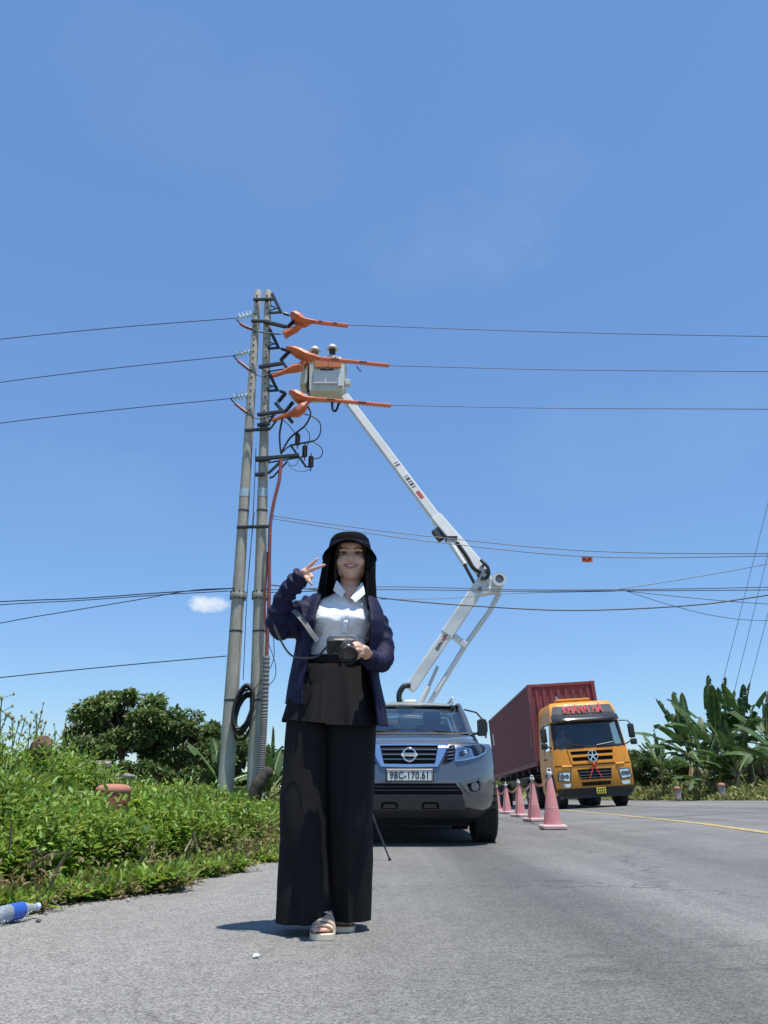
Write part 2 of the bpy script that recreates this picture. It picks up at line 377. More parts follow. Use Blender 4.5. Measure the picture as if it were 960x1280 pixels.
# raised verge at the left, grassy verge at the right
def verge_z(x, Y):
    d = edge(Y)-x
    return -.035-.0115*max(0., Y-12)+.20*smooth(d, .05, 2.6)+.02*math.sin(x*3.1+Y*1.7)*smooth(d, .2, 1)
def verge():
    mb = MB(); rings = []
    for Y in [-6+.5*i for i in range(100)]:
        e = edge(Y)+.25; rings.append([(e-q, Y, verge_z(e-q, Y)) for q in (0, .12, .25, .4, .7, 1.1, 1.6, 2.2, 3, 4.5, 7, 12, 20)])
    mb.loft(rings, closed=False); return mb
tag(verge().build('verge', M['soil'], smooth=60), kind='structure')
rv = MB(); rings = []
for Y in [-6, 0, 6, 12, 18, 22, 26, 30, 34, 40, 55, 100]:
    rings.append([(10.94+q, Y, road_z(11, Y)-.03+min(q, 4)*.05) for q in (0, .4, 1, 2, 4, 9, 20, 60)])
rv.loft(rings, closed=False); tag(rv.build('far_verge', M['soil'], smooth=60), kind='structure')

# ---------------------------------------------------------------- leaves
def leaf_cloud(name, pos, direc, normal, length, width, material, fold=.25, droop=.25, parent=None):
    """many small folded leaves in one mesh: pos/direc/normal (n,3), length/width (n,)"""
    n = len(pos); d = direc/np.linalg.norm(direc, axis=1, keepdims=True)
    s = np.cross(d, normal); s /= (np.linalg.norm(s, axis=1, keepdims=True)+1e-9); nn = np.cross(s, d)
    Lh = length[:, None]; Wh = width[:, None]
    V = np.empty((n, 6, 3))
    V[:, 0] = pos
    V[:, 1] = pos+d*Lh*.30-s*Wh*.5+nn*Wh*fold*.5
    V[:, 2] = pos+d*Lh*.68-s*Wh*.36+nn*(Wh*fold*.36-Lh*droop*.3)
    V[:, 3] = pos+d*Lh-nn*Lh*droop
    V[:, 4] = pos+d*Lh*.68+s*Wh*.36+nn*(Wh*fold*.36-Lh*droop*.3)
    V[:, 5] = pos+d*Lh*.30+s*Wh*.5+nn*Wh*fold*.5
    me = bpy.data.meshes.new(name); me.vertices.add(n*6); me.vertices.foreach_set('co', V.astype(np.float32).ravel())
    idx = (np.arange(n)[:, None]*6+np.array([0, 1, 2, 3, 0, 3, 4, 5])[None]).ravel()
    me.loops.add(n*8); me.loops.foreach_set('vertex_index', idx.astype(np.int32))
    me.polygons.add(n*2); me.polygons.foreach_set('loop_start', (np.arange(n*2)*4).astype(np.int32))
    me.polygons.foreach_set('use_smooth', np.ones(n*2, dtype=bool))
    me.update(calc_edges=True); me.materials.append(material)
    return link(name, me, parent)
def rand_dirs(n, el_lo, el_hi):
    az = rng.uniform(0, 2*np.pi, n); el = np.radians(rng.uniform(el_lo, el_hi, n))
    return np.stack([np.cos(az)*np.cos(el), np.sin(az)*np.cos(el), np.sin(el)], 1), az, el
M['weed'] = mat('weed_leaf', (.172, .290, .044), .45, var=.25, scale=1.6, island=.38, transl=.30, spec=.4)
M['weed_dry'] = mat('weed_dry', (.20, .17, .07), .8, var=.3, scale=2, island=.35, transl=.2)
M['grass_far'] = mat('grass_far', (.20, .235, .070), .6, var=.3, scale=.8, island=.4, transl=.25)
vedge = np.vectorize(edge); vverge = np.vectorize(verge_z); vsm = np.vectorize(smooth)
def weeds(n_pl, y0, y1, dmax, size, nleaf, hscale=1.0, name='roadside_weeds', dmin=-.05, matl='weed'):
    Y = rng.uniform(y0, y1, n_pl*3); d = dmin+(dmax-dmin)*rng.uniform(0, 1, n_pl*3)**1.15
    d = d+.09*np.sin(Y*6.3)+.05*np.sin(Y*17)+.10*np.sin(Y*2.1+.7)
    x = vedge(Y)-d
    Z = Y*.937; px = 480+930*x/Z
    keep = (px > -260) & (px < 470); Y = Y[keep][:n_pl]; d = d[keep][:n_pl]; x = x[keep][:n_pl]; m = len(x)
    z0 = vverge(x, Y)
    fY = np.interp(Y, [3, 5.5, 7.5, 10, 14, 20], [1.18, 1.18, 1.02, .80, .68, .6])
    clump = .82+.22*np.sin(x*3.7+Y*1.3)*np.sin(Y*2.9-x*1.1)+.12*np.sin(x*9+Y*7)
    hp = (.09+.32*vsm(d, -.12, .26)+.24*vsm(d, .4, 1.6))*fY*clump*rng.uniform(.7, 1.12, m)*hscale
    pxx = 480+930*x/(Y*.937-.1); near_post = (np.abs(pxx-141) < 26) & (Y < 6.2)      # trampled low in front of the marker post
    hp = np.where(near_post, np.minimum(hp, .54-Y*.034-z0), hp)
    t = np.tile(np.linspace(.12, 1.0, nleaf), (m, 1))**.7
    lean = rng.normal(0, .16, (m, 2))*hp[:, None]
    lean[:, 0] += np.clip(.35-d, 0, .3)*.6
    k = np.arange(nleaf)
    az = rng.uniform(0, 6.28, (m, 1))+k[None]*2.4+rng.normal(0, .4, (m, nleaf))
    el = np.radians(rng.uniform(0, 65, (m, nleaf)))*np.where(t > .9, 1.3, .8)
    pos = np.stack([x[:, None]+lean[:, :1]*t**1.5, Y[:, None]+lean[:, 1:]*t**1.5, z0[:, None]+hp[:, None]*t], 2)
    off = rng.uniform(0, .05, (m, nleaf, 1))
    dv = np.stack([np.cos(az)*np.cos(el), np.sin(az)*np.cos(el), np.sin(el)], 2)
    pos = pos+dv*off
    up = np.zeros_like(dv); up[..., 2] = 1; up += rng.normal(0, .35, up.shape)
    ln = size*rng.uniform(.55, 1.25, (m, nleaf))*(1.15-.35*t); wd = ln*rng.uniform(.34, .52, (m, nleaf))
    o = leaf_cloud(name, pos.reshape(-1, 3), dv.reshape(-1, 3), up.reshape(-1, 3), ln.ravel(), wd.ravel(), M[matl])
    return o
tag(weeds(9800, 2.6, 7.4, 3.6, .066, 20, dmin=-.02), 'dense bright green leafy weeds along the left road edge', 'weeds', kind='stuff')
tag(weeds(5200, 7.2, 20, 7.0, .095, 14, name='roadside_weeds', dmin=-.02), 'green leafy weeds round the foot of the utility poles', 'weeds', kind='stuff')
tag(weeds(900, 2.8, 13, .22, .05, 9, .8, 'dry_weed_fringe', dmin=-.12, matl='weed_dry'), 'yellowed dry weeds fringing the left road edge', 'weeds', kind='stuff')
# other plants mixed into the verge: grass blades, broad-leaved patches and dead stems
def verge_grass(n, name, hlo, hhi, wlo, whi, matl, el_lo, el_hi, patch, y0=2.8, y1=12.):
    Y = rng.uniform(y0, y1, n); d = rng.uniform(.0, 3.2, n); x = vedge(Y)-d
    keep = (np.sin(x*2.3+Y*1.9+patch)*np.sin(Y*1.1-x*1.7+patch*2) > .15); x = x[keep]; Y = Y[keep]; d = d[keep]; m = len(x)
    fY = np.interp(Y, [3, 5.5, 7.5, 10, 14, 20], [1.18, 1.18, 1.02, .80, .68, .6]); top = (.10+.31*vsm(d, -.08, .22)+.24*vsm(d, .4, 1.6))*fY*.8
    pxx = 480+930*x/(Y*.937-.1); top = np.where((np.abs(pxx-141) < 30) & (Y < 6.2), .1, top)
    dd, az, el = rand_dirs(m, el_lo, el_hi); up = np.zeros((m, 3)); up[:, 2] = 1; up += rng.normal(0, .4, up.shape)
    L_ = rng.uniform(hlo, hhi, m); z = vverge(x, Y)+np.maximum(0, top-L_*.35)*rng.uniform(.5, 1.0, m)
    return leaf_cloud(name, np.stack([x, Y, z], 1), dd, up, L_, rng.uniform(wlo, whi, m), M[matl], droop=.18)
M['blade'] = mat('grass_blade', (.17, .25, .06), .5, var=.2, scale=3, island=.3, transl=.3)
M['broad'] = mat('broad_leaf', (.085, .165, .035), .4, var=.2, scale=3, island=.25, transl=.25)
M['straw'] = mat('straw', (.34, .28, .15), .8, var=.25, scale=5, island=.3)
tag(verge_grass(9500, 'grass_blades', .10, .30, .006, .014, 'blade', 35, 85, .4), 'grass blades growing up through the left verge weeds', 'grass', kind='stuff')
tag(verge_grass(4800, 'broad_leaved_weeds', .07, .13, .045, .085, 'broad', 0, 50, 2.1), 'darker broad leaved weeds in patches on the left verge', 'weeds', kind='stuff')
tag(verge_grass(2600, 'dead_stems', .12, .38, .003, .007, 'straw', 10, 80, 3.7), 'dead straw coloured stems among the left verge weeds', 'dead stems', kind='stuff')
def treeline():
    n = 16000; x = rng.uniform(-90, 120, n); Y = rng.uniform(120, 160, n); hmax = 3.0+1.6*np.sin(x*.13)+1.1*np.sin(x*.41+1)+.6*np.sin(x*1.3)
    z = -1.2+hmax*rng.uniform(0, 1, n)**.7; d, az, el = rand_dirs(n, -20, 60); up = np.zeros((n, 3)); up[:, 2] = 1; up += rng.normal(0, .5, up.shape); L_ = rng.uniform(.7, 1.6, n)
    return leaf_cloud('distant_treeline', np.stack([x, Y, z], 1), d, up, L_, L_*.6, M['grass_far'])
tag(treeline(), 'far-off line of trees along the horizon', 'trees', kind='stuff')
def litter():
    n = 900; Y = rng.uniform(2.8, 12, n); x = vedge(Y)+np.abs(rng.normal(0, .16, n))-.05
    d, az, el = rand_dirs(n, -8, 12); up = np.zeros((n, 3)); up[:, 2] = 1; up += rng.normal(0, .3, up.shape)
    pos = np.stack([x, Y, np.full(n, .008)], 1)
    L_ = rng.uniform(.008, .038, n)
    return leaf_cloud('leaf_litter', pos, d, up, L_, L_*.6, mat('litter', (.15, .115, .07), .9, var=.4, scale=5, island=.5))
tag(litter(), 'dry leaf litter scattered along the left road edge', 'litter', kind='stuff')
def gravel():
    mb = MB()
    for i in range(500):
        Y = random.uniform(2.8, 11); x = edge(Y)+abs(random.gauss(0, .22))-.08; r = random.uniform(.003, .012)
        vs_ = [(x+r*random.uniform(.6, 1.2)*a, Y+r*random.uniform(.6, 1.2)*b, .002+r*.9*random.uniform(.6, 1.1)*(c+.6)) for a, b, c in ((1, 0, 0), (-1, 0, 0), (0, 1, 0), (0, -1, 0), (0, 0, 1), (0, 0, -.6))]
        mb.add(vs_, [(0, 2, 4), (2, 1, 4), (1, 3, 4), (3, 0, 4), (2, 0, 5), (1, 2, 5), (3, 1, 5), (0, 3, 5)])
    return mb
tag(gravel().build('gravel', mat('gravel', (.26, .245, .22), .9, var=.3, scale=20)), 'small loose stones along the left road edge', 'gravel', kind='stuff')
# grass and low weeds along the far side of the road
def far_grass():
    n = 26000; x = 10.85+np.abs(rng.normal(0, 2.0, n)); Y = rng.uniform(14, 60, n)
    hp = rng.uniform(.10, .66, n)*np.clip((x-10.8)*1.4, .3, 1)*(0.75+.35*np.sin(Y*2.1+x*3)*np.sin(Y*.9))
    z = bank(11)-.0115*np.maximum(0, Y-12)-.03+np.minimum(x-10.94, 4)*.05+hp*rng.uniform(.0, 1, n)**.6
    d, az, el = rand_dirs(n, 0, 80); up = np.zeros((n, 3)); up[:, 2] = 1; up += rng.normal(0, .5, up.shape)
    L_ = rng.uniform(.10, .26, n)
    return leaf_cloud('verge_grass', np.stack([x, Y, z], 1), d, up, L_, L_*rng.uniform(.15, .45, n), M['grass_far'])
tag(far_grass(), 'olive green grass and low weeds along the far right verge', 'grass', kind='stuff')

# ---------------------------------------------------------------- trees
M['bark'] = mat('bark', (.10, .08, .06), .95, var=.3, scale=12, bump=.6, bscale=30)
M['tree_leaf'] = mat('tree_leaf', (.120, .185, .052), .42, var=.3, scale=.7, island=.42, transl=.22, spec=.35)
M['tree_leaf_dark'] = mat('tree_leaf_dark', (.088, .145, .040), .45, var=.3, scale=.7, island=.4, transl=.2, spec=.3)
def tree(loc, rx, rz, zc, n, label, leaf=.15, nclus=46, matl='tree_leaf', name='leafy_tree', group=None, seed=0, gapy=1.0):
    rs = np.random.default_rng(seed+100); rd = random.Random(seed)
    t = thing(name, label, 'tree', loc, group=group)
    tr = MB(); limbs = []
    C = []
    for i in range(nclus):
        v = rs.normal(0, 1, 3); v /= np.linalg.norm(v); q = rs.uniform(.35, 1.0)**.5
        v = v*q; v[2] = v[2] if v[2] > -.75 else -.6
        C.append((v[0]*rx, v[1]*rx*.85, zc+v[2]*rz))
    C = np.array(C); cr = rs.uniform(.16, .34, nclus)*min(rx, rz*1.3)
    top = zc-rz*.55
    tr.tube([(0, 0, -.3), (.03*rx, 0, top*.5), (0, .02*rx, top)], [.11*rx*.6, .085*rx*.6, .07*rx*.6], 9)
    for c in C[::3]:
        mid = Vector((c[0]*.4, c[1]*.4, lerp(top, c[2], .55)))
        tr.tube(bez([(0, 0, top*.8), mid, c], 4), [.045*rx*(1-k/9*.85) for k in range(9)], 5)
    tr.build('trunk', M['bark'], t, 60)
    ci = rs.integers(0, nclus, n)
    v = rs.normal(0, 1, (n, 3)); v /= np.linalg.norm(v, axis=1, keepdims=True); v *= rs.uniform(.25, 1, (n, 1))**.6
    v[:, 2] *= .62
    pos = C[ci]+v*cr[ci][:, None]*gapy
    d = v*1.0+rs.normal(0, .6, (n, 3)); d[:, 2] -= .15
    up = np.zeros((n, 3)); up[:, 2] = 1; up += rs.normal(0, .45, up.shape)
    L_ = leaf*rs.uniform(.6, 1.3, n)
    leaf_cloud('crown', pos, d, up, L_, L_*rs.uniform(.4, .6, n), M[matl], parent=t)
    return t
tb = 'trees behind the left weeds'
def at_ground(px, Y, z=0.05): p = P(px, 900, Y); return Vector(((px-480)/FPX*(Y*math.cos(PITCH)+.4), Y, z))
tree(at_ground(152, 26), 1.75, 1.15, 2.55, 15000, 'tallest broad green tree crown behind weeds, left of poles', .17, 60, seed=1, group=tb)
tree(at_ground(222, 27), 1.6, 1.05, 2.1, 12000, 'round dark green tree between tallest tree and utility poles', .17, 50, 'tree_leaf_dark', seed=2, group=tb)
tree(at_ground(268, 30), 1.3, 1.0, 1.9, 7000, 'green tree crown partly hidden behind the left utility pole', .18, 36, 'tree_leaf_dark', seed=3, group=tb)
tree(at_ground(110, 23), .8, .62, 1.35, 5000, 'low green bush at left foot of tallest tree', .13, 26, seed=4, name='bush', group=tb)
tree(at_ground(60, 30), 1.6, .6, 1.2, 4500, 'low distant bush behind brown stump at far left', .15, 26, 'tree_leaf_dark', seed=9, name='bush', group=tb)
tree(at_ground(300, 21), 1.0, .62, 1.15, 5000, 'dark bush between and behind the two pole feet', .13, 26, 'tree_leaf_dark', seed=5, name='bush', group=tb)
tree(at_ground(385, 24), 1.5, .7, 1.3, 5000, 'low bush behind the woman beside grey pickup', .14, 28, 'tree_leaf', seed=6, name='bush', group=tb)
tree(at_ground(190, 23.5), 1.2, .5, .75, 5000, 'dark low bush below the tree crowns, middle', .13, 26, 'tree_leaf_dark', seed=7, name='bush', group=tb)
tree(at_ground(245, 23.5), 1.1, .5, .7, 4500, 'dark low bush just left of the left pole foot', .13, 26, 'tree_leaf_dark', seed=8, name='bush', group=tb)
tree(at_ground(140, 23.5), 1.1, .5, .75, 4500, 'dark low bush under the tallest tree crown', .13, 26, 'tree_leaf_dark', seed=12, name='bush', group=tb)
# shrubs behind the lorry on the right
sh = 'shrubs behind the banana clump'
for i, (px, Y, rx, rz, zc, lab) in enumerate(((822, 39, 1.3, .9, 1.2, 'low shrub just right of the lorry cab'), (800, 46, 1.5, 1.0, 1.4, 'dark shrub half hidden behind lorry mirrors'),
                                             (885, 36, 1.7, .9, 1.1, 'dark undergrowth under left banana plants'), (950, 33, 1.7, 1.0, 1.2, 'dark undergrowth beneath right banana plants'), (640, 60, 3.2, 1.0, 1.3, 'distant bush seen under the red container'))):
    p = at_ground(px, Y, .35 if px > 700 else 0)
    tree(p, rx, rz, zc, 5000, lab, .15, 30, 'tree_leaf_dark', name='shrub', group=sh, seed=20+i)

# ---------------------------------------------------------------- banana plants
M['banana'] = mat('banana_leaf', (.046, .100, .026), .5, var=.25, scale=2.5, island=.25, transl=.22, spec=.3)
M['banana_young'] = mat('banana_young_leaf', (.13, .19, .04), .5, var=.2, scale=2.5)
M['banana_dry'] = mat('banana_dry_leaf', (.20, .14, .075), .9, var=.3, scale=4, transl=.15)
M['pseudostem'] = mat('pseudostem', (.12, .13, .05), .6, var=.35, scale=5, dirt=(.11, .07, .035), dirt_amt=.5, dirt_scale=6, stretch=(1, 1, .3))
M['midrib'] = mat('midrib', (.24, .28, .11), .45, var=.15)
def banana_leaf(parent, base, az, el, length, width, matl, rd, droop=1.0):
    n = 16; p = Vector(base); d = Vector((math.cos(az)*math.cos(el), math.sin(az)*math.cos(el), math.sin(el))); pts = [p.copy()]; step = length/n
    for i in range(n):
        d = (d+Vector((0, 0, -1))*(.018+.07*(i/n)**1.5)*droop*(1.2 if el < 1 else .7)).normalized(); p = p+d*step; pts.append(p.copy())
    mb = MB(); tilt = rd.uniform(-.4, .4)
    for s in (-1, 1):
        ang = rd.uniform(.05, .5); i0 = 3
        brk = 0
        for i in range(i0, n):
            if rd.random() < .33: ang = rd.uniform(-.75, .5); brk = rd.uniform(.02, .12)
            else: brk = 0
            a = pts[i]; b = pts[i+1]; t = (b-a).normalized(); side = t.cross(Vector((0, 0, 1)))
            side = side.normalized() if side.length > .05 else Vector((math.sin(az), -math.cos(az), 0))
            side = Quaternion(t, tilt) @ side; nrm = side.cross(t); side = side*s
            f0 = (i-i0)/(n-i0); f1 = (i+1-i0)/(n-i0)
            w0 = width*.5*(math.sin(math.pi*min(.985, f0*.82+.13))**.55); w1 = width*.5*(math.sin(math.pi*min(.985, f1*.82+.13))**.55)
            if i == n-1: w1 *= .15
            o = side*math.cos(ang)+nrm*math.sin(ang); dr = Vector((0, 0, -1))
            a2 = a+t*step*brk
            q = [a2, a2+o*w0*.55+t*step*.25, a2+o*w0+dr*w0*.28*droop+t*step*.5, b+o*w1+dr*w1*.28*droop+t*step*.5, b+o*w1*.55+t*step*.25, b]
            mb.add(q, [(0, 1, 4, 5), (1, 2, 3, 4)])
    o = mb.build('leaf', matl, parent, 60)
    rb = MB(); rb.tube(pts, [.032*(1-i/n*.85) for i in range(n+1)], 5); rb.build('midrib', M['midrib'], o, 60)
def banana(loc, h, nleaf, label, seed, scale=1.0, young=True, group='banana plants', az0=None):
    rd = random.Random(seed); t = thing('banana_plant', label, 'banana plant', loc, group=group)
    st = MB(); lean = (rd.uniform(-.15, .15), rd.uniform(-.1, .1))
    path = [(lean[0]*k*k/9*h, lean[1]*k*k/9*h, h*k/3-.15) for k in range(4)]
    st.tube(path, [.15*scale, .13*scale, .11*scale, .07*scale], 9); st.build('pseudostem', M['pseudostem'], t, 60)
    top = Vector(path[-1])
    for i in range(nleaf):
        az = (az0 if az0 is not None else rd.uniform(0, 6.28))+i*2.4+rd.uniform(-.3, .3); el = R(lerp(84, 12, (i/nleaf)**.9))+rd.uniform(-.15, .15)
        b = top-Vector((0, 0, .05+.42*scale*(i/nleaf)))
        banana_leaf(t, b, az, el, rd.uniform(1.7, 2.5)*scale, rd.uniform(.38, .54)*scale, M['banana'], rd, rd.uniform(.6, 1.3))
    for i in range(2):
        banana_leaf(t, top-Vector((0, 0, .5*scale)), rd.uniform(0, 6.28), R(rd.uniform(-60, -20)), 1.3*scale, .3*scale, M['banana_dry'], rd, .8)
    if young: banana_leaf(t, top, rd.uniform(0, 6), R(80), 1.25*scale, .13*scale, M['banana_young'], rd, .15)
    return t
for i, (px, Y, h, nl, s, lab) in enumerate((
        (826, 35, 1.3, 12, .72, 'small banana plant nearest the lorry, leaf reaching to the cab'),
        (866, 32, 1.9, 14, 1.0, 'banana plant with long arching leaf, right of the smallest one'),
        (893, 29.5, 2.0, 14, .95, 'tall banana plant with upright leaves above white marker post'),
        (912, 33, 2.7, 10, 1.0, 'tallest banana plant with upright torn leaves against the sky'),
        (936, 30, 2.5, 14, 1.0, 'tall banana plant with crossed leaves near right photo edge'),
        (968, 29, 2.2, 14, 1.0, 'banana plant cut by the right photo edge'),
        (915, 27.5, 1.0, 13, .8, 'low banana plant in front of the clump, drooping leaves'),
        (880, 28.5, .9, 12, .75, 'short banana plant at clump front, left of the low one'),
        (985, 26, 1.2, 9, .9, 'short banana plant just past the right photo edge'))):
    banana(at_ground(px, Y, .42), h, nl, lab, 40+i, s, group='banana plants on the right verge')
banana(at_ground(341, 17.5, .15), .55, 8, 'bright green banana plant between right pole and woman', 71, .55, group='banana plants by the poles')
banana(at_ground(283, 20, .15), .8, 7, 'small banana plant behind the left pole foot', 73, .6, group='banana plants by the poles')
# ---------------------------------------------------------------- tall weeds, stump and markers in the verge
M['seed'] = mat('seed_head', (.30, .29, .16), .8, var=.3, scale=20)
M['stem_green'] = mat('stem_green', (.10, .15, .045), .7, var=.2)
for i, (px, top, Y) in enumerate(((2, 872, 6.0), (8, 893, 6.2), (15, 897, 6.5), (24, 902, 6.4), (31, 899, 6.8), (38, 905, 6.6), (46, 893, 6.9), (52, 890, 7.1), (57, 903, 7.2), (82, 905, 8.0), (90, 908, 8.2), (98, 905, 8.4), (70, 915, 7.6), (105, 918, 8.4))):
    p = P(px, top, Y); rd = random.Random(i); base = Vector((p.x+rd.uniform(-.12, .12), p.y, verge_z(p.x, p.y)))
    pos_word = ['leftmost tall pale-tipped weed at the photo edge', 'second tall seeding weed from left photo edge', 'third tall seeding weed from left photo edge', 'fourth tall seeding weed from left photo edge', 'fifth tall seeding weed from left photo edge', 'sixth tall seeding weed from left photo edge', 'tall seeding weed just left of brown stump top', 'tallest seeding weed rising above brown stump', 'tall seeding weed at right shoulder of brown stump', 'seeding weed left of pair below tallest tree', 'middle seeding weed below tallest tree left side', 'rightmost tall seeding weed against tree foliage', 'lone short seeding weed right of brown stump', 'short seeding weed in front of low bush'][i]
    t = thing('tall_weed', pos_word, 'weed', base, group='tall seeding weeds above the verge')
    tip = p-base; mb = MB(); mb.tube(bez([(0, 0, 0), (tip.x*.3, 0, tip.z*.55), tip], 5), .0045, 5)
    hd = MB()
    for k in range(7):
        f = rd.uniform(.6, 1); a = Vector((tip.x*f, 0, tip.z*f)); q = a+Vector((rd.uniform(-.09, .09), rd.uniform(-.09, .09), rd.uniform(.02, .10)))
        mb.tube([a, q], .0028, 4); hd.ell(q, (.009, .009, .017), 5, 3)
    hd.ell(tip, (.012, .012, .022), 5, 3)
    mb.build('stem', M['stem_green'], t); hd.build('seed_head', M['seed'], t, 60)['kind'] = 'stuff'
def lumpy(c, r, amp, seed, n=18, m=12):
    rd = np.random.default_rng(seed); ph = rd.uniform(0, 6, 12); mb = MB(); c = Vector(c); rings = []
    for i in range(m+1):
        th = math.pi*(.03+.94*i/m); ring = []
        for k in range(n):
            a = 2*math.pi*k/n
            f = 1+amp*(math.sin(3*a+ph[0]+2*th)+.7*math.sin(5*a-3*th+ph[1])+.6*math.sin(8*a+5*th+ph[2])+.4*math.sin(13*a+ph[3]-7*th))
            ring.append(c+Vector((r[0]*f*math.sin(th)*math.cos(a), r[1]*f*math.sin(th)*math.sin(a), -r[2]*f*math.cos(th))))
        rings.append(ring)
    return mb.loft(rings, True, True, True)
p = P(52, 936, 6.6)
single(lumpy(p, (.085, .085, .10), .075, 3, 30, 22), 'dead_stump', mat('dead_stump', (.16, .10, .055), .95, var=.4, scale=14, bump=.9, bscale=35, dirt=(.06, .04, .025), dirt_amt=.5, dirt_scale=9), 'round brown dried stump poking out of weeds at far left', 'stump', p-Vector((0, 0, .4)), smooth=70)
p = P(100, 958, 9.3)
rp = MB()
for i in range(24):
    rp.box(p+Vector((random.uniform(-.42, .5), random.uniform(-.3, .3), random.uniform(-.2, .04))), (random.uniform(.1, .22), random.uniform(.1, .2), random.uniform(.05, .1)), Matrix.Rotation(random.uniform(0, 3), 3, 'Z') @ Matrix.Rotation(random.uniform(-.4, .4), 3, 'X'), .012)
single(rp, 'rubble_heap', mat('rubble', (.27, .235, .20), .95, var=.3, scale=6, bump=.5), 'heap of pale broken rubble half buried behind weeds', 'rubble', p-Vector((0, 0, .4)))
# red-topped verge marker in the weeds
M['red_paint'] = mat('red_paint', (.36, .115, .075), .85, var=.25, scale=9, bump=.5, bscale=60, dirt=(.17, .06, .04), dirt_amt=.4, dirt_scale=6)
M['weathered_white'] = mat('weathered_white', (.40, .39, .36), .85, var=.15, scale=8, dirt=(.20, .19, .15), dirt_amt=.5, dirt_scale=7)
M['salmon'] = mat('faded_red', (.43, .185, .125), .85, var=.15, scale=8, bump=.3)
c = P(141, 996, 6.1)
t = thing('marker_post', 'stubby brick red marker post with rounded faded top among weeds', 'marker post', (c.x, c.y, verge_z(c.x, c.y)), group='verge marker posts')
zt = P(141, 980, 6.1).z-t.location.z
lumpy_post = MB().lathe([(.120, 0), (.122, zt*.55), (.124, zt*.74), (.128, zt*.88), (.118, zt*.895)], n=20)
lumpy_post.build('post', M['red_paint'], t, 40)
MB().lathe([(.126, zt*.885), (.133, zt*.90), (.130, zt*.95), (.105, zt*.985), (.05, zt*1.0)], n=20).build('cap', M['salmon'], t, 50)
for (px, py, Y, lab) in ((902, 980, 26.0, 'white marker post with orange top on far right verge'), (847, 985, 28.0, 'white marker post beneath left banana leaves on right verge')):
    q = P(px, py+4, Y); zb = road_z(11, Y)+.02; q2 = thing('marker_post', lab, 'marker post', (q.x, q.y, zb), group='verge marker posts'); hh = (P(px, py-3, Y).z-zb)*.93
    MB().box((0, 0, hh*.4), (.17, .17, hh*.8), None, .015).build('post', M['weathered_white'], q2)
    MB().lathe([(.115, hh*.8), (.12, hh*.86), (.105, hh*.95), (.05, hh)], n=14).build('cap', M['salmon'], q2, 50)
# ================================================================ UTILITY POLES
YP = 14.3
M['hw'] = mat('galvanised_dark', (.045, .055, .062), .5, .5, .2, 10)
M['cable'] = mat('cable', (.014, .015, .017), .55, var=.2)
M['glass_disc'] = mat('glass_disc', (.62, .74, .78), .12, var=.05, spec=.8)
M['orange_guard'] = mat('orange_guard', (.66, .155, .055), .42, var=.14, scale=5, dirt=(.42, .13, .06), dirt_amt=.35, dirt_scale=4)
M['orange_pad'] = mat('orange_pad', (.62, .19, .065), .55, var=.12)
M['red_pipe'] = mat('red_pipe', (.25, .065, .052), .5, var=.15, dirt=(.28, .14, .11), dirt_amt=.3, dirt_scale=8)
M['grey_pipe'] = mat('grey_pipe', (.22, .20, .18), .6, var=.12, dirt=(.12, .11, .10), dirt_amt=.4)
M['label_blue'] = mat('label_blue', (.42, .53, .62), .7, var=.15, scale=12)
def pole(top_px, base_px, label):
    t3 = P(*top_px, YP); b3 = P(*base_px, YP); d = (t3-b3)/(t3.z-b3.z); base = b3-d*(b3.z-.02)
    root = thing('utility_pole', label, 'utility pole', base, group='pair of concrete utility poles')
    ax = lambda z: d*z
    H = t3.z-base.z; s = MB(); n = 18
    s.tube([ax(-.6), ax(0), ax(H*.4), ax(H*.4+.001), ax(H*.75), ax(H-.02), ax(H)], [.155, .15, .119, .115, .093, .077, .07], n); shaft = s.build('shaft', M['concrete'], root, 50)
    zj = P(0, 745, YP).z-base.z
    MB().tube([ax(zj-.06), ax(zj-.05), ax(zj), ax(zj+.05), ax(zj+.06)], [.12, .155, .165, .155, .11], n).build('joint_flange', M['concrete'], root, 40)
    bl = MB()
    for k in range(10):
        a = 2*math.pi*k/10; bl.lathe([(.012, -.085), (.012, .085)], ax(zj)+Vector((math.cos(a)*.148, math.sin(a)*.148, 0)), n=6)
    o = bl.build('flange_bolts', M['hw'], root); o['kind'] = 'stuff'
    zl = P(0, 617, YP).z-base.z
    rr = lambda z: lerp(.115, .093, (z/H-.4)/.35) if z < .75*H else lerp(.093, .077, (z/H-.75)/.25)
    MB().tube([ax(zl-.09), ax(zl+.09)], [rr(zl-.09)+.004, rr(zl+.09)+.004], n, caps=False).build('number_band', M['label_blue'], root, 50)
    h = MB(); z = H-.18
    while z > H-3.3:
        c = ax(z)+Vector((.0, -rr(z)-.0005, 0)); h.lathe([(.021, -.012), (.021, .006)], c, (0, -1, 0), 10, sx=1, sy=.8); z -= .165
    o = h.build('step_holes', M['black_print'], root); o['kind'] = 'stuff'
    for z in (H*.185, H*.30, H*.52):
        MB().tube([ax(z-.018), ax(z+.018)], [lerp(.15, .115, z/H/.4)+.006]*2 if z < H*.4 else [rr(z)+.006]*2, n, caps=False).build('steel_band', M['hw'], root, 50)
    return root
poleL = pole((322.5, 364), (282, 985), 'left concrete utility pole of the pair, glass insulators on its left')
poleR = pole((335, 364), (318.5, 985), 'right concrete utility pole of the pair, carrying brackets and red conduit')
def hbar(name, a, b, th, root=poleR, dy=0., dy2=None, matl='hw'):
    A = P(*a, YP+dy); B = P(*b, YP+(dy if dy2 is None else dy2))
    th *= .8; return MB().bar(A, B, th, th, th*.15).build(name, M[matl], root, world=True)
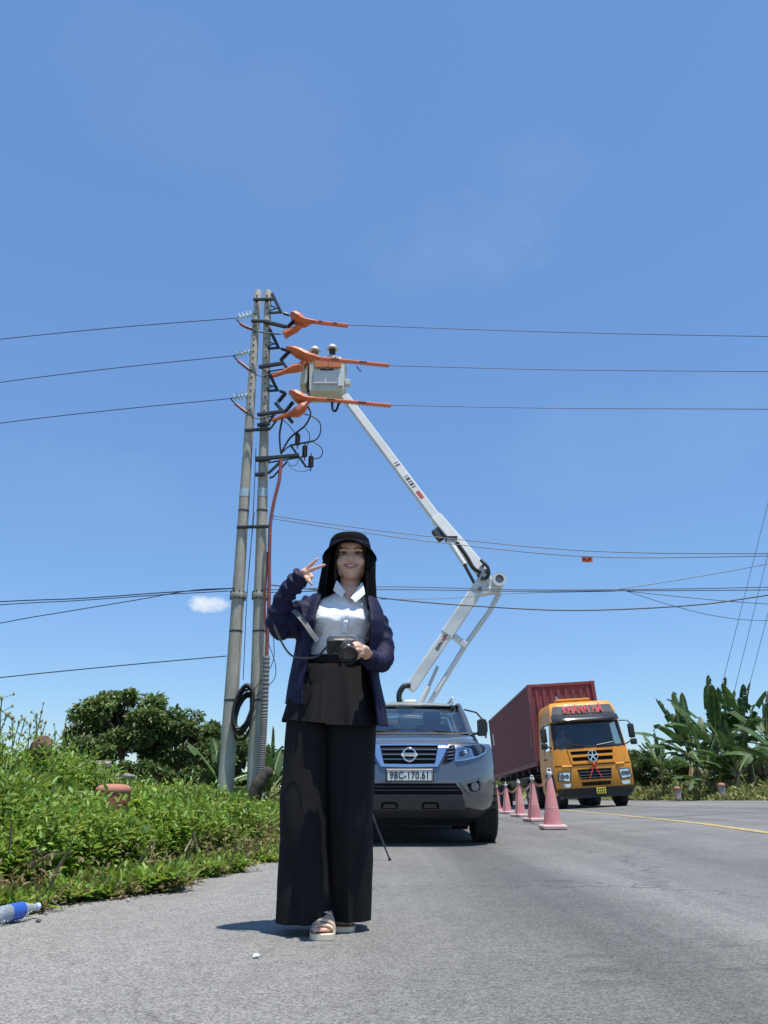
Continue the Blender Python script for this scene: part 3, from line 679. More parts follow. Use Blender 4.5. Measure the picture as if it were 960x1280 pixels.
# tie clamps between both poles
for (a, b) in (((316.5, 374.5), (341.5, 374)), ((314, 401), (338, 402)), ((306, 538), (338, 536)), ((296, 659), (336, 658))):
    hbar('tie_clamp', a, b, .075, dy=-.11); hbar('tie_clamp', a, b, .06, dy=.13)
# triangular strain brackets at three levels
for (dx, dy_) in ((0, 0), (-3, 44.5), (-4.5, 97.5)):
    q = lambda x, y: (x+dx, y+dy_)
    hbar('bracket_strut', q(340, 367), q(351.5, 391), .085, dy=-.05)
    hbar('bracket_arm', q(334, 391.5), q(353, 390.2), .06, dy=-.05)
    hbar('bracket_rod', q(337, 388.5), q(349.5, 384), .03, dy=-.12); hbar('bracket_rod', q(337, 381), q(346, 386), .03, dy=-.02)
    A = P(*q(352, 390.5), YP-.05); B = P(*q(363, 394.5), YP-.05)
    MB().tube([A, A.lerp(B, .2), A.lerp(B, .25), A.lerp(B, .8), A.lerp(B, .85), B], [.014, .014, .035, .035, .014, .014], 8).build('strain_clamp', M['hw'], poleR, 40, world=True)
for (a, b, th) in (((329, 401.5), (357.5, 408.5), .095), ((323.5, 459), (353, 454), .095), ((350.6, 448.5), (361, 464), .075), ((334, 464.5), (355, 461.5), .03),
                   ((321.5, 518.5), (352, 514.5), .09), ((344, 503.5), (366, 528.5), .085), ((321.5, 531.5), (337.5, 529.5), .085), ((336, 528.5), (344.5, 515), .06), ((338, 536), (346, 525), .045),
                   ((319, 574), (374, 569), .095), ((319, 574), (338, 573), .13), ((335, 578.5), (382, 570.5), .035), ((318.5, 593.5), (331, 592), .09), ((335, 592), (350, 578), .065), ((337, 597.5), (341, 596), .05), ((341, 596.5), (359, 577), .045),
                   ((364, 557.5), (382.5, 583.5), .055), ((382, 583.5), (390, 583.5), .04), ((362, 557), (393, 551), .045)):
    hbar('cross_arm', a, b, th, dy=-.14)
# dropper insulators of the upper cross arms
for a, b in (((359, 409.5), (367, 402)), ((352.5, 448.5), (361, 440)), ((348, 502), (356, 492.5)), ((357, 514), (366, 503))):
    A = P(*a, YP-.14); B = P(*b, YP-.14)
    MB().tube([A.lerp(B, f/12) for f in range(13)], [.03 if f % 2 else .052 for f in range(13)], 10).build('dropper_insulator', M['cable'], poleR, 30, world=True)
# surge arresters
for (x, y) in ((372, 550), (381, 564.6), (388.7, 577.7)):
    c = P(x, y, YP-.14); prof = []
    for k in range(9): prof += [(.045, -.11+k*.027), (.058, -.11+k*.027+.012)]
    MB().lathe([(.012, -.2)]+[(.012, -.115)]+prof+[(.015, .15), (.012, .2)], c, n=12).build('surge_arrester', M['cable'], poleR, 30, world=True)
# glass strain insulators of the left pole with their jumper loops
for (x0, y0, x1, y1, lab) in ((317.5, 392, 293.7, 397.8, 0), (314, 438.5, 291, 444.8, 1), (310.6, 493, 287.5, 498.3, 2)):
    A = P(x0, y0, YP-.06); B = P(x1, y1, YP-.06); d = (B-A).normalized()
    st = MB().tube([A, B], .012, 6).build('strain_rod', M['hw'], poleL, world=True)
    for f in (.18, .37, .56, .75):
        MB().lathe([(.02, -.05), (.03, -.02), (.085, -.012), (.10, .0), (.085, .012), (.03, .02), (.02, .04)], A.lerp(B, f), d, 14).build('glass_disc', M['glass_disc'], poleL, 50, world=True)
    J = bez([P(x1+1, y1, YP-.06), P(x1+5, y1+5, YP-.1), P(x1+10, y1+9, YP-.22), P(x1+23, y1+14.5 if lab == 0 else y1+19, YP-.24), P(x1+36, y1+18 if lab == 0 else y1+25, YP-.2), P(x1+58, y1+20 if lab == 0 else y1+20, YP-.16)], 6)
    MB().tube(J, .016, 6).build('jumper_cable', M['cable'], poleL, 60, world=True)
    MB().tube(J[9:18], .034, 8).build('jumper_cover', M['red_pipe'], poleL, 60, world=True)
def z5(pts, dy=-.14): return [P(280+x/6.857, 480+y/6.857, YP+dy) for x, y in pts]
for k, (pts, r) in enumerate((([(490, 600), (480, 520), (478, 420), (500, 300)], .022), ([(490, 590), (560, 470), (630, 410), (700, 350), (742, 260), (720, 195)], .02),
                ([(490, 595), (560, 535), (690, 505), (780, 482), (825, 420), (820, 330), (750, 275), (690, 258)], .014), ([(770, 500), (830, 540), (845, 590), (820, 630), (762, 642)], .011),
                ([(695, 375), (730, 425), (730, 490), (698, 548)], .009), ([(510, 310), (570, 370), (625, 448)], .009), ([(545, 690), (600, 735), (680, 750), (745, 725)], .006), ([(540, 660), (580, 700), (620, 690), (640, 640)], .006))):
    MB().tube(bez(z5(pts), 7), r, 6).build('tail_cable', M['cable'], poleR, 60, world=True)
# conduit
cd = thing('cable_conduit', 'red conduit running down right pole into grey corrugated sleeve', 'conduit', P(326, 968, YP-.25))
MB().tube(bez([P(351.5, 574, YP-.16), P(349, 600, YP-.2), P(343, 625, YP-.22), P(338, 655, YP-.22), P(336.8, 700, YP-.22), P(336.3, 750, YP-.22), P(334, 806, YP-.22), P(333.4, 826, YP-.22)], 8), .036, 10).build('red_pipe', M['red_pipe'], cd, 60, world=True)
MB().tube(bez([P(334.5, 690, YP-.2), P(331.5, 745, YP-.2), P(331.5, 775, YP-.2), P(334, 800, YP-.2)], 6), .022, 8).build('side_cable', M['red_pipe'], cd, 60, world=True)
pp = bez([P(333.2, 820, YP-.22), P(330.5, 890, YP-.25), P(328.5, 930, YP-.28), P(326, 968, YP-.3)], 56)
MB().tube(pp, [.068 if (i//2) % 2 else .058 for i in range(len(pp))], 12).build('corrugated_sleeve', M['grey_pipe'], cd, 30, world=True)
# coil of spare cable between the poles
cc = P(305, 884, YP-.1); coil = thing('cable_coil', 'coil of black cable hanging between the two poles', 'cable coil', cc)
rd = random.Random(5)
for k in range(9):
    a0 = rd.uniform(-.05, .05); pts = []
    for i in range(29):
        a = 2*math.pi*i/28; pts.append(Vector((math.cos(a)*(.15+a0*.6)+math.sin(a)*.05, math.sin(a)*.05-.12+k*.025, math.sin(a)*(.38+a0)+rd.uniform(-.01, .01)-.02*k)))
    MB().tube(pts, .024, 6).build('cable_loop', M['cable'], coil, 60)
# loose thin wires round the poles
for k, pts in enumerate(([(318, 640), (312, 700), (308, 760), (304, 850)], [(334, 735), (342, 800), (340, 830), (318, 862)], [(336, 805), (344, 830), (342, 850), (320, 870)], [(320, 560), (316, 650), (309, 740)])):
    lab = ['thin loose wire hanging between the two utility poles', 'thin wire bowing out from right pole above corrugated sleeve', 'lower thin wire looping round corrugated sleeve', 'thin wire running down between poles above the joint flanges'][k]
    mbw = MB().tube(bez([P(x, y, YP-.2) for x, y in pts], 8), .0075, 5); single(mbw, 'loose_wire', M['cable'], lab, 'wire', P(*pts[0], YP-.2), group='loose wires on the poles')
p = P(324, 985, YP-.5)
lg = MB().tube(bez([P(316, 1000, YP-.5), P(323, 980, YP-.5), P(333, 967, YP-.45), P(339, 962, YP-.4)], 5), [.12, .13, .13, .12, .125, .13, .12, .11, .11, .10, .105, .11, .10, .09, .08, .05], 9)
single(lg, 'broken_log', mat('rotten_wood', (.055, .045, .035), .95, var=.4, scale=15, bump=.9, bscale=30), 'dark broken log leaning at the foot of right pole', 'log', P(316, 1010, YP-.5), smooth=60)
# ---------------------------------------------------------------- wires
M['wire'] = mat('wire', (.03, .034, .04), .5, .3, .1)
M['wire_black'] = mat('wire_black', (.016, .018, .02), .6, var=.1)
def wire(pts, r, label, Y=YP-.1, Y2=None, group='overhead wires', name='overhead_wire', m='wire', n=10):
    k = len(pts)-1; q = [P(x, y, Y if Y2 is None else lerp(Y, Y2, i/k)) for i, (x, y) in enumerate(pts)]
    return single(MB().tube(bez(q, n), r, 5), name, M[m], label, 'wire', q[0], group)
for (ya, yb, yc, x0, lab) in ((397.8, 424, 452, 293.7, 'top'), (444.8, 478, 515, 291, 'middle'), (498.3, 529, 565, 287.5, 'bottom')):
    wire([(x0, ya), (150, lerp(ya, yb, .47)-1.0), (0, yb), (-260, yc)], .0085, lab+' of the three wires running left from the glass insulators')
for (xa, ya, yb, lab) in ((434, 406.3, 420.5, 'top'), (484, 457, 464.5, 'middle'), (487, 506.5, 511.5, 'bottom')):
    wire([(xa, ya), (700, lerp(ya, yb, .56)+1), (960, yb), (1300, yb+3)], .0085, lab+' of the three wires running right from the orange guards')
wire([(338, 644.5), (450, 660), (560, 673), (740, 689), (960, 692), (1250, 688)], .009, 'upper of two thin wires crossing just above the orange wire tag')
wire([(338, 648), (450, 665), (560, 679.5), (740, 696), (960, 695), (1250, 686)], .009, 'thin wire that carries the small orange tag')
wire([(322, 738), (480, 733.5), (640, 737), (770, 737), (960, 734), (1250, 727)], .009, 'upper strand of the wire bundle level with the boom knuckle', m='wire_black')
wire([(322, 741), (480, 737), (640, 739), (770, 738.5), (960, 737.5), (1250, 735)], .010, 'lower strand of the wire bundle level with the boom knuckle', m='wire_black')
wire([(336, 731), (420, 740), (500, 750), (600, 758), (720, 763), (860, 757), (960, 744), (1250, 700)], .014, 'thick black wire sagging lowest right of the woman', m='wire_black')
wire([(300, 735), (200, 741), (100, 748), (0, 752), (-250, 766)], .011, 'upper of paired dark wires leaving left from pole joints', m='wire_black')
wire([(300, 738), (200, 743.5), (100, 750.5), (0, 756), (-250, 775)], .009, 'lower of paired dark wires leaving left from pole joints', m='wire_black')
wire([(296, 735), (240, 738), (170, 750), (80, 765), (0, 779), (-250, 830)], .009, 'wire sloping down to left beneath the white cloud', m='wire_black')
wire([(283, 820), (150, 832), (0, 847), (-250, 875)], .010, 'lowest single wire left of the poles', m='wire_black')
wire([(770, 737), (860, 723), (960, 705), (1100, 678)], .008, 'branch wire rising right from the bundle split')
wire([(775, 738), (870, 748), (960, 755), (1100, 762)], .007, 'upper of two branch wires falling right from bundle split')
wire([(780, 738), (840, 757), (900, 771), (960, 776), (1100, 778)], .006, 'lower of two branch wires falling right from bundle split')
wire([(475, 749), (560, 748), (640, 742), (770, 739)], .006, 'thin wire crossing boom just under the knuckle')
for a, b, lab in (((990, 510), (897, 878), 'leftmost of three slanting wires above the banana clump'), ((985, 590), (914, 880), 'middle of three slanting wires above the banana clump'), ((990, 652), (930, 882), 'rightmost of three slanting wires above the banana clump')):
    wire([a, ((a[0]+b[0])/2, (a[1]+b[1])/2), b], .012, lab, Y=36, group='slanting wires at right', n=3)
# orange tag on the wire
c = P(734, 699.5, YP-.1); tg = thing('wire_tag', 'small orange warning tag clipped to a thin wire', 'tag', c)
MB().box((0, 0, 0), (.215, .012, .11), None, .004).build('plate', mat('tag_orange', (.62, .13, .04), .6, var=.15, scale=20), tg)
for k, (dx, wd) in enumerate(((-.06, .05), (0, .04), (.055, .045))):
    MB().box((dx, -.008, .012*(-1)**k), (wd, .003, .045)).build('print_mark', M['black_print'], tg)
# ---------------------------------------------------------------- orange line guards
def guard(label, bag, sleeve, lower, dy=-.12):
    a = P(*sleeve[0], YP+dy); b = P(*sleeve[1], YP+dy); root = thing('line_guard', label, 'line guard', P(*bag[0][:2], YP+dy), group='orange insulating line guards')
    q = [P(x, y, YP+dy) for x, y, r in bag]; path = bez(q, 6); rs = []
    for i in range(len(path)):
        f = i/6; k = min(int(f), len(bag)-2); rs.append(lerp(bag[k][2], bag[k+1][2], f-k)*1.15)
    MB().tube(path, rs, 7, flat=.62).build('hood', M['orange_guard'], root, 28, world=True)
    MB().bar(a, b, .06, .075, .02).build('sleeve', M['orange_guard'], root, world=True)
    cl = MB(); n = 22; d = (b-a).normalized()
    for i in range(n):
        c = a.lerp(b, .04+.93*i/(n-1))+Vector((0, -.005, -.045)); cl.bar(c-d*.018, c+d*.018, .05, .03, .006)
    o = cl.build('sleeve_clips', M['orange_guard'], root, world=True); o['kind'] = 'stuff'
    mk = MB()
    for f in (.22, .60): mk.bar(a.lerp(b, f)+Vector((0, -.0335, .004)), a.lerp(b, f+.10)+Vector((0, -.0335, .004)), .003, .03)
    o = mk.build('dark_print', M['black_print'], root, world=True); o['kind'] = 'stuff'
    q = [P(x, y, YP+dy-.03) for x, y, r in lower]; path = bez(q, 6); rs = []
    for i in range(len(path)):
        f = i/6; k = min(int(f), len(lower)-2); rs.append(lerp(lower[k][2], lower[k+1][2], f-k))
    MB().tube(path, rs, 7, flat=.7).build('drop_cover', M['orange_guard'], root, 28, world=True)
    return root
guard('topmost orange insulating guard, short sleeve ending clear of bucket', [(363, 394, .06), (367, 395, .15), (373, 400, .19), (380, 403, .15), (388, 402, .07), (394, 402, .04)], [(388, 401.3), (435.4, 406.8)], [(376, 408, .06), (370, 411.5, .10), (362, 415, .11), (355, 418.5, .13)])
guard('middle orange insulating guard with long sleeve passing before bucket rim', [(358, 435, .05), (364, 437, .11), (374, 442, .16), (385, 447, .15), (393, 447, .09), (400, 448, .04)], [(394, 447.2), (486.7, 456.8)], [(378, 452, .05), (375, 459, .13), (368, 461, .13), (357, 464.5, .07), (348, 468, .06), (340.5, 470.5, .05)])
guard('lowest orange insulating guard with long sleeve passing under bucket', [(362, 490, .06), (368, 493, .14), (375, 498, .17), (383, 500, .13), (392, 498.5, .05)], [(386, 497.5), (489, 507)], [(384, 502, .08), (378, 510, .15), (371, 515, .16), (362, 518, .09), (350, 522, .06), (340, 526, .05)])
# ================================================================ AERIAL LIFT
YB = 15.3
lift_base = Vector((P(513, 868, YB).x, YB, 0))
lift = thing('boom_lift_truck', 'white articulated boom lift with bucket raised beside the utility poles', 'boom lift', lift_base)
def L3(px, py, Y): return P(px, py, Y)
M['boom_white'] = mat('boom_white', (.66, .67, .64), .4, 0, .06, 1.5, coat=.2, dirt=(.50, .49, .44), dirt_amt=.12, dirt_scale=1.2)
M['drum_shade'] = mat('drum_shade_grey', (.30, .31, .31), .6)  # mid grey paints in the shade inside the white drum's hollow end
M['tub'] = mat('tub_fibreglass', (.62, .60, .50), .5, 0, .06, 2, dirt=(.45, .43, .34), dirt_amt=.3)
M['decal_red'] = mat('decal_red', (.40, .05, .06), .5, var=.05)
M['decal_dark'] = mat('decal_dark', (.05, .055, .07), .5, var=.05)
def bx(name, a, b, wd, ht, bev=.02, m='boom_white', par=None):
    return MB().bar(a, b, wd, ht, bev, up=(0, -1, 0)).build(name, M[m], par or lift, world=True)
B0 = L3(512, 862, YB); K = L3(607, 722, YB); S1 = B0.lerp(K, .47)
bx('lower_boom', B0, S1+(K-B0)*.02, .225, .22); low2 = bx('lower_boom_extension', S1, K, .265, .26)
d = (K-B0).normalized(); side = d.cross(Vector((0, -1, 0))).normalized()
# pedestal and base links
MB().lathe([(.34, .95), (.34, 1.15), (.22, 1.2), (.2, 1.75), (.26, 1.8), (.26, 1.9), (.18, 1.95)], (0, 0, 0), n=18).build('pedestal', M['boom_white'], lift, 40)
MB().box((-.05, 0, 2.05), (.34, .42, .34), None, .03).build('turret_head', M['boom_white'], lift)
MB().tube(bez([L3(500, 884, YB-.2), L3(499, 868, YB-.2), L3(505, 858, YB-.2), L3(512, 857, YB-.15)], 6), .055, 8).build('base_hose', M['cable'], lift, 60, world=True)
MB().tube([L3(527, 878, YB-.1), L3(547, 833, YB-.1)], .032, 8).build('base_cylinder', M['steel'], lift, 60, world=True)
MB().tube([L3(523, 886, YB-.1), L3(536, 858, YB-.1)], .052, 8).build('base_cylinder_barrel', M['boom_white'], lift, 60, world=True)
rod = [L3(534, 884, YB+.05), L3(582, 806, YB+.05), L3(612, 764, YB+.05), L3(624.5, 741, YB+.05)]
MB().tube(rod, .055, 10).build('levelling_rod', M['boom_white'], lift, 60, world=True)
bx('rod_bracket', L3(567, 795, YB), L3(583, 808, YB), .13, .12)
# knuckle
MB().lathe([(.088, -.28), (.148, -.28), (.148, .26), (.088, .26), (.088, -.2)], L3(622, 728, YB), (0, 1, 0), 20, caps=False).build('knuckle_drum', M['boom_white'], lift, 40, world=True)
MB().lathe([(.087, -.22), (.087, -.20)], L3(622, 728, YB), (0, 1, 0), 20).build('knuckle_drum_inner', M['drum_shade'], lift, 40, world=True)
bx('knuckle_plate', L3(604, 712, YB-.12), L3(617, 738, YB-.12), .16, .05); bx('knuckle_plate', L3(604, 712, YB+.14), L3(617, 738, YB+.14), .16, .05)
bx('knuckle_plate', L3(598, 741, YB-.05), L3(622, 737, YB-.05), .14, .22)
for x, y in ((604, 707), (608, 714), (598, 719), (603, 723), (600, 736)):
    MB().lathe([(.035, -.04), (.035, .04)], L3(x, y, YB-.18), (0, 1, 0), 8).build('hinge_pin', M['hw'], lift, world=True)
MB().tube(bez([L3(571, 678, YB-.1), L3(583, 695, YB-.13), L3(592, 710, YB-.16), L3(601, 715, YB-.16)], 6), .045, 7).build('hydraulic_hose', M['cable'], lift, 60, world=True)
MB().tube(bez([L3(601, 700, YB-.12), L3(609, 708, YB-.18), L3(611, 718, YB-.18), L3(606, 724, YB-.16)], 6), .035, 7).build('hydraulic_hose', M['cable'], lift, 60, world=True)
# upper boom
YU = 16.7
U0 = L3(606, 718, YB); U1 = L3(552, 657, lerp(YB, YU, .32)); U2 = L3(431, 496, YU)
bx('upper_boom', U0, L3(545, 647.5, lerp(YB, YU, .355)), .245, .25); up2 = bx('upper_boom_extension', U1, U2, .20, .205)
bx('boom_collar', L3(550, 656, 15.7), L3(560, 668, 15.65), .20, .14, m='hw').location += Vector((-.12, 0, -.12))
MB().tube([L3(561, 675, 15.5), L3(581, 706, YB)], .055, 10).build('luffing_cylinder', M['boom_white'], lift, 60, world=True)
MB().tube([L3(579, 703, YB), L3(594, 731, YB)], .035, 8).build('luffing_piston', M['hw'], lift, 60, world=True)
MB().bar(L3(557, 674, 15.55), L3(571, 674, 15.55), .3, .05).build('collar_bracket', M['hw'], lift, world=True)
# print on the booms: lettering lies along each boom on the face towards the road
def boom_text(body, a, b, size, matl, offs, back=.0):
    a = Vector(a); b = Vector(b); x = (b-a).normalized(); n = Vector((0, -1, 0)); n = (n-x*n.dot(x)).normalized(); y = n.cross(x)
    Mx = Matrix((x, y, n)).transposed().to_4x4(); Mx.translation = (a+b)/2+n*offs-rootloc(lift)
    return text_part(body, size, .001, Mx, matl, lift, bold=.004)
boom_text('EVN', L3(545, 814, YB), L3(552, 803.5, YB), .10, M['decal_dark'], .1145)
boom_text('NPC', L3(553.5, 801.5, YB), L3(559, 793.5, YB), .10, M['decal_red'], .1145)
def boom_mark(name, f0, f1, half, matl, sh=0.0):
    x = (U2-U1).normalized(); n = Vector((0, -1, 0)); n = (n-x*n.dot(x)).normalized(); y = n.cross(x); a = U1.lerp(U2, f0)+n*.1045; b = U1.lerp(U2, f1)+n*.1045
    mb = MB(); mb.add([a-y*half, b-y*half+x*sh, b+y*half+x*sh, a+y*half], [(0, 1, 2, 3)]); mb.build(name, matl, lift, world=True)
for f0, f1 in ((.255, .262), (.27, .285), (.292, .30), (.308, .325), (.333, .338)): boom_mark('dark_print', f0, f1, .05, M['decal_dark'])
boom_mark('red_print', .175, .215, .045, M['decal_red'], .05)
for f0, f1 in ((.415, .425), (.435, .44)): boom_mark('dark_print', f0, f1, .06, M['decal_dark'])
# bucket
YK = 16.6
bc = L3(408, 488, YK)                      # middle of the bucket's front lower edge
bw, bd, bh = .92, .66, .92; t_ = .035
def tubbox(c, wd, dp, ht, name):
    # open tub: tapered outer and inner skins, thick rim
    rings = []
    def rr(z, k, inset): return [c+Vector((sx*(wd/2*k-inset), dp/2+sy*(dp/2*k-inset), z)) for sx, sy in ((-1, -1), (1, -1), (1, 1), (-1, 1))]
    rings = [rr(0, .93, 0), rr(.04, .955, 0), rr(ht-.06, 1, 0), rr(ht-.06, 1.04, 0), rr(ht, 1.04, 0), rr(ht, 1.0, t_), rr(.06, .95, t_)]
    mb = MB(); mb.loft(rings, True, True, True); return mb.build(name, M['tub'], lift, world=True)
tubbox(bc, bw, bd, bh, 'bucket')
tubbox(L3(379, 480, YK+.25), .20, .5, .68, 'tool_tray')
MB().box(bc+Vector((.02, -.012, .50)), (.72, .02, .62), None, .01).build('bucket_panel', M['boom_white'], lift, world=True)
MB().box(bc+Vector((bw*.5-.1, -.03, .42)), (.15, .02, .62), None, .01).build('bucket_side_panel', M['white_paint'], lift, world=True)
for s in (-1, 1):
    MB().box(bc+Vector((.02+s*.175, -.06, .76)), (.34, .05, .28), None, .02).build('rim_pad', M['orange_pad'], lift, world=True)
MB().box(bc+Vector((0, -.035, .585)), (.34, .02, .03)).build('panel_slot', M['black_print'], lift, world=True)
MB().box(bc+Vector((bw/2+.06, .2, .32)), (.14, .16, .16), None, .02).build('control_box', M['tub'], lift, world=True)
MB().tube(bez([L3(446, 458, YK-.1), L3(449, 462, YK-.1), L3(452, 464, YK-.1)], 4), .02, 6).build('control_lever', mat('lever_blue', (.03, .07, .25), .5), lift, 60, world=True)
bx('bucket_mount', L3(433, 498, YK+.25), L3(424, 480, YK+.35), .16, .16)
MB().tube(bez([L3(415, 503, YK+.1), L3(416, 512, YK+.1), L3(420, 513, YK+.1), L3(424, 503, YK+.15)], 6), .032, 7).build('hose_loop', M['cable'], lift, 60, world=True)
# chassis: hidden by the pickup, low flat-bed facing away
M['lift_cab'] = mat('lift_cab', (.62, .63, .62), .35, coat=.4, var=.04)
MB().box((0, 1.2, .78), (.9, 6.2, .22), None, .03).build('chassis', M['dark_steel'], lift)
MB().box((0, .3, 1.0), (2.0, 4.2, .12), None, .02).build('deck', M['boom_white'], lift)
for s in (-1, 1): MB().box((s*.86, .3, .84), (.22, 2.2, .2), None, .02).build('side_locker', M['boom_white'], lift)
cabr = [[Vector((x*w_/2, y, z)) for x, y in ((-1, y0), (1, y0), (1, y1), (-1, y1))] for z, w_, y0, y1 in ((.6, 1.9, 2.7, 4.4), (1.35, 1.96, 2.66, 4.5), (2.0, 1.75, 2.75, 4.1), (2.1, 1.6, 2.85, 3.95))]
MB().loft(cabr, True, True, True).build('cab', M['lift_cab'], lift)
MB().box((0, 2.68, 1.66), (1.4, .05, .46), Matrix.Rotation(R(-7), 3, 'X'), .02).build('rear_window', glass_mat('lift_glass', (.1, .12, .12)), lift)
for y in (-.9, .1 - 1.9, 3.5):
    for s in (-1, 1):
        MB().lathe([(.2, -.12), (.40, -.12), (.43, -.08), (.43, .08), (.40, .12), (.2, .12)], (s*.82, y, .43), (1, 0, 0), 22).build('wheel', M['rubber'], lift, 40)
for s in (-1, 1):
    MB().box((s*.8, -2.02+.25, .74), (.3, .06, .12), None, .02).build('tail_lamp', mat('tail_red', (.4, .02, .02), .3), lift)
# ================================================================ GREY PICKUP
M['car_paint'] = mat('grey_metallic_paint', (.150, .160, .170), .26, .7, .04, 3, coat=1.0, dirt=(.17, .165, .155), dirt_amt=.08, dirt_scale=2)
M['grille_black'] = mat('grille_black', (.005, .0055, .006), .75, spec=.15)
M['dark_chrome'] = mat('dark_chrome', (.20, .205, .215), .28, 1.0, .05)
M['skid_grey'] = mat('skid_grey', (.055, .057, .06), .5, .3, .1)
M['lamp_reflector'] = mat('lamp_reflector', (.72, .74, .76), .12, .95, .05)
M['car_glass'] = glass_mat('car_glass', (.22, .27, .28), .015, .17)
M['lorry_glass'] = glass_mat('lorry_glass', (.72, .78, .78), .02, .05)
M['lamp_glass'] = glass_mat('lamp_glass', (.86, .88, .9), .02, .06)
M['interior'] = mat('interior', (.035, .036, .04), .8, var=.15)
M['seat_fabric'] = mat('seat_fabric', (.075, .072, .07), .9, var=.15, bump=.2)
M['visor_beige'] = mat('visor_beige', (.55, .55, .52), .8)
LV = [(.18, .34, .66), (.27, .14, .78), (.36, .05, .87), (.44, .015, .90), (.52, .0, .91), (.64, .0, .918), (.76, .025, .925), (.88, .06, .928), (.97, .095, .925), (1.02, .15, .91)]
def car_y(z): return interp(z, [(a, b) for a, b, c in LV])
def car_hw(z): return interp(z, [(a, c) for a, b, c in LV])
def car_front(x, z): return car_y(z)+.37*abs(x/car_hw(z))**4.6
def project_patch(poly, fn, off, thick=.03, cuts=3, hole=None):
    bm = bmesh.new()
    if hole is None:
        vs_ = [bm.verts.new((a, 0, b)) for a, b in poly]; bm.faces.new(vs_); bmesh.ops.triangulate(bm, faces=bm.faces[:])
    else:
        o_ = [bm.verts.new((a, 0, b)) for a, b in poly]; i_ = [bm.verts.new((a, 0, b)) for a, b in hole]; n = len(poly)
        for k in range(n): bm.faces.new((o_[k], o_[(k+1) % n], i_[(k+1) % n], i_[k]))
    if cuts: cuts = max(cuts, int(max(max(a for a, b in poly)-min(a for a, b in poly), .01)/.07)) if hole is None else max(cuts, 4)
    if cuts: bmesh.ops.subdivide_edges(bm, edges=bm.edges[:], cuts=cuts, use_grid_fill=True); bmesh.ops.triangulate(bm, faces=bm.faces[:])
    for v in bm.verts: v.co.y = fn(v.co.x, v.co.z)-off
    r = bmesh.ops.extrude_face_region(bm, geom=bm.faces[:])
    for e in r['geom']:
        if isinstance(e, bmesh.types.BMVert): e.co.y += thick
    bm.verts.index_update(); mb = MB(); mb.add([v.co.copy() for v in bm.verts], [[v.index for v in f.verts] for f in bm.faces]); bm.free(); return mb
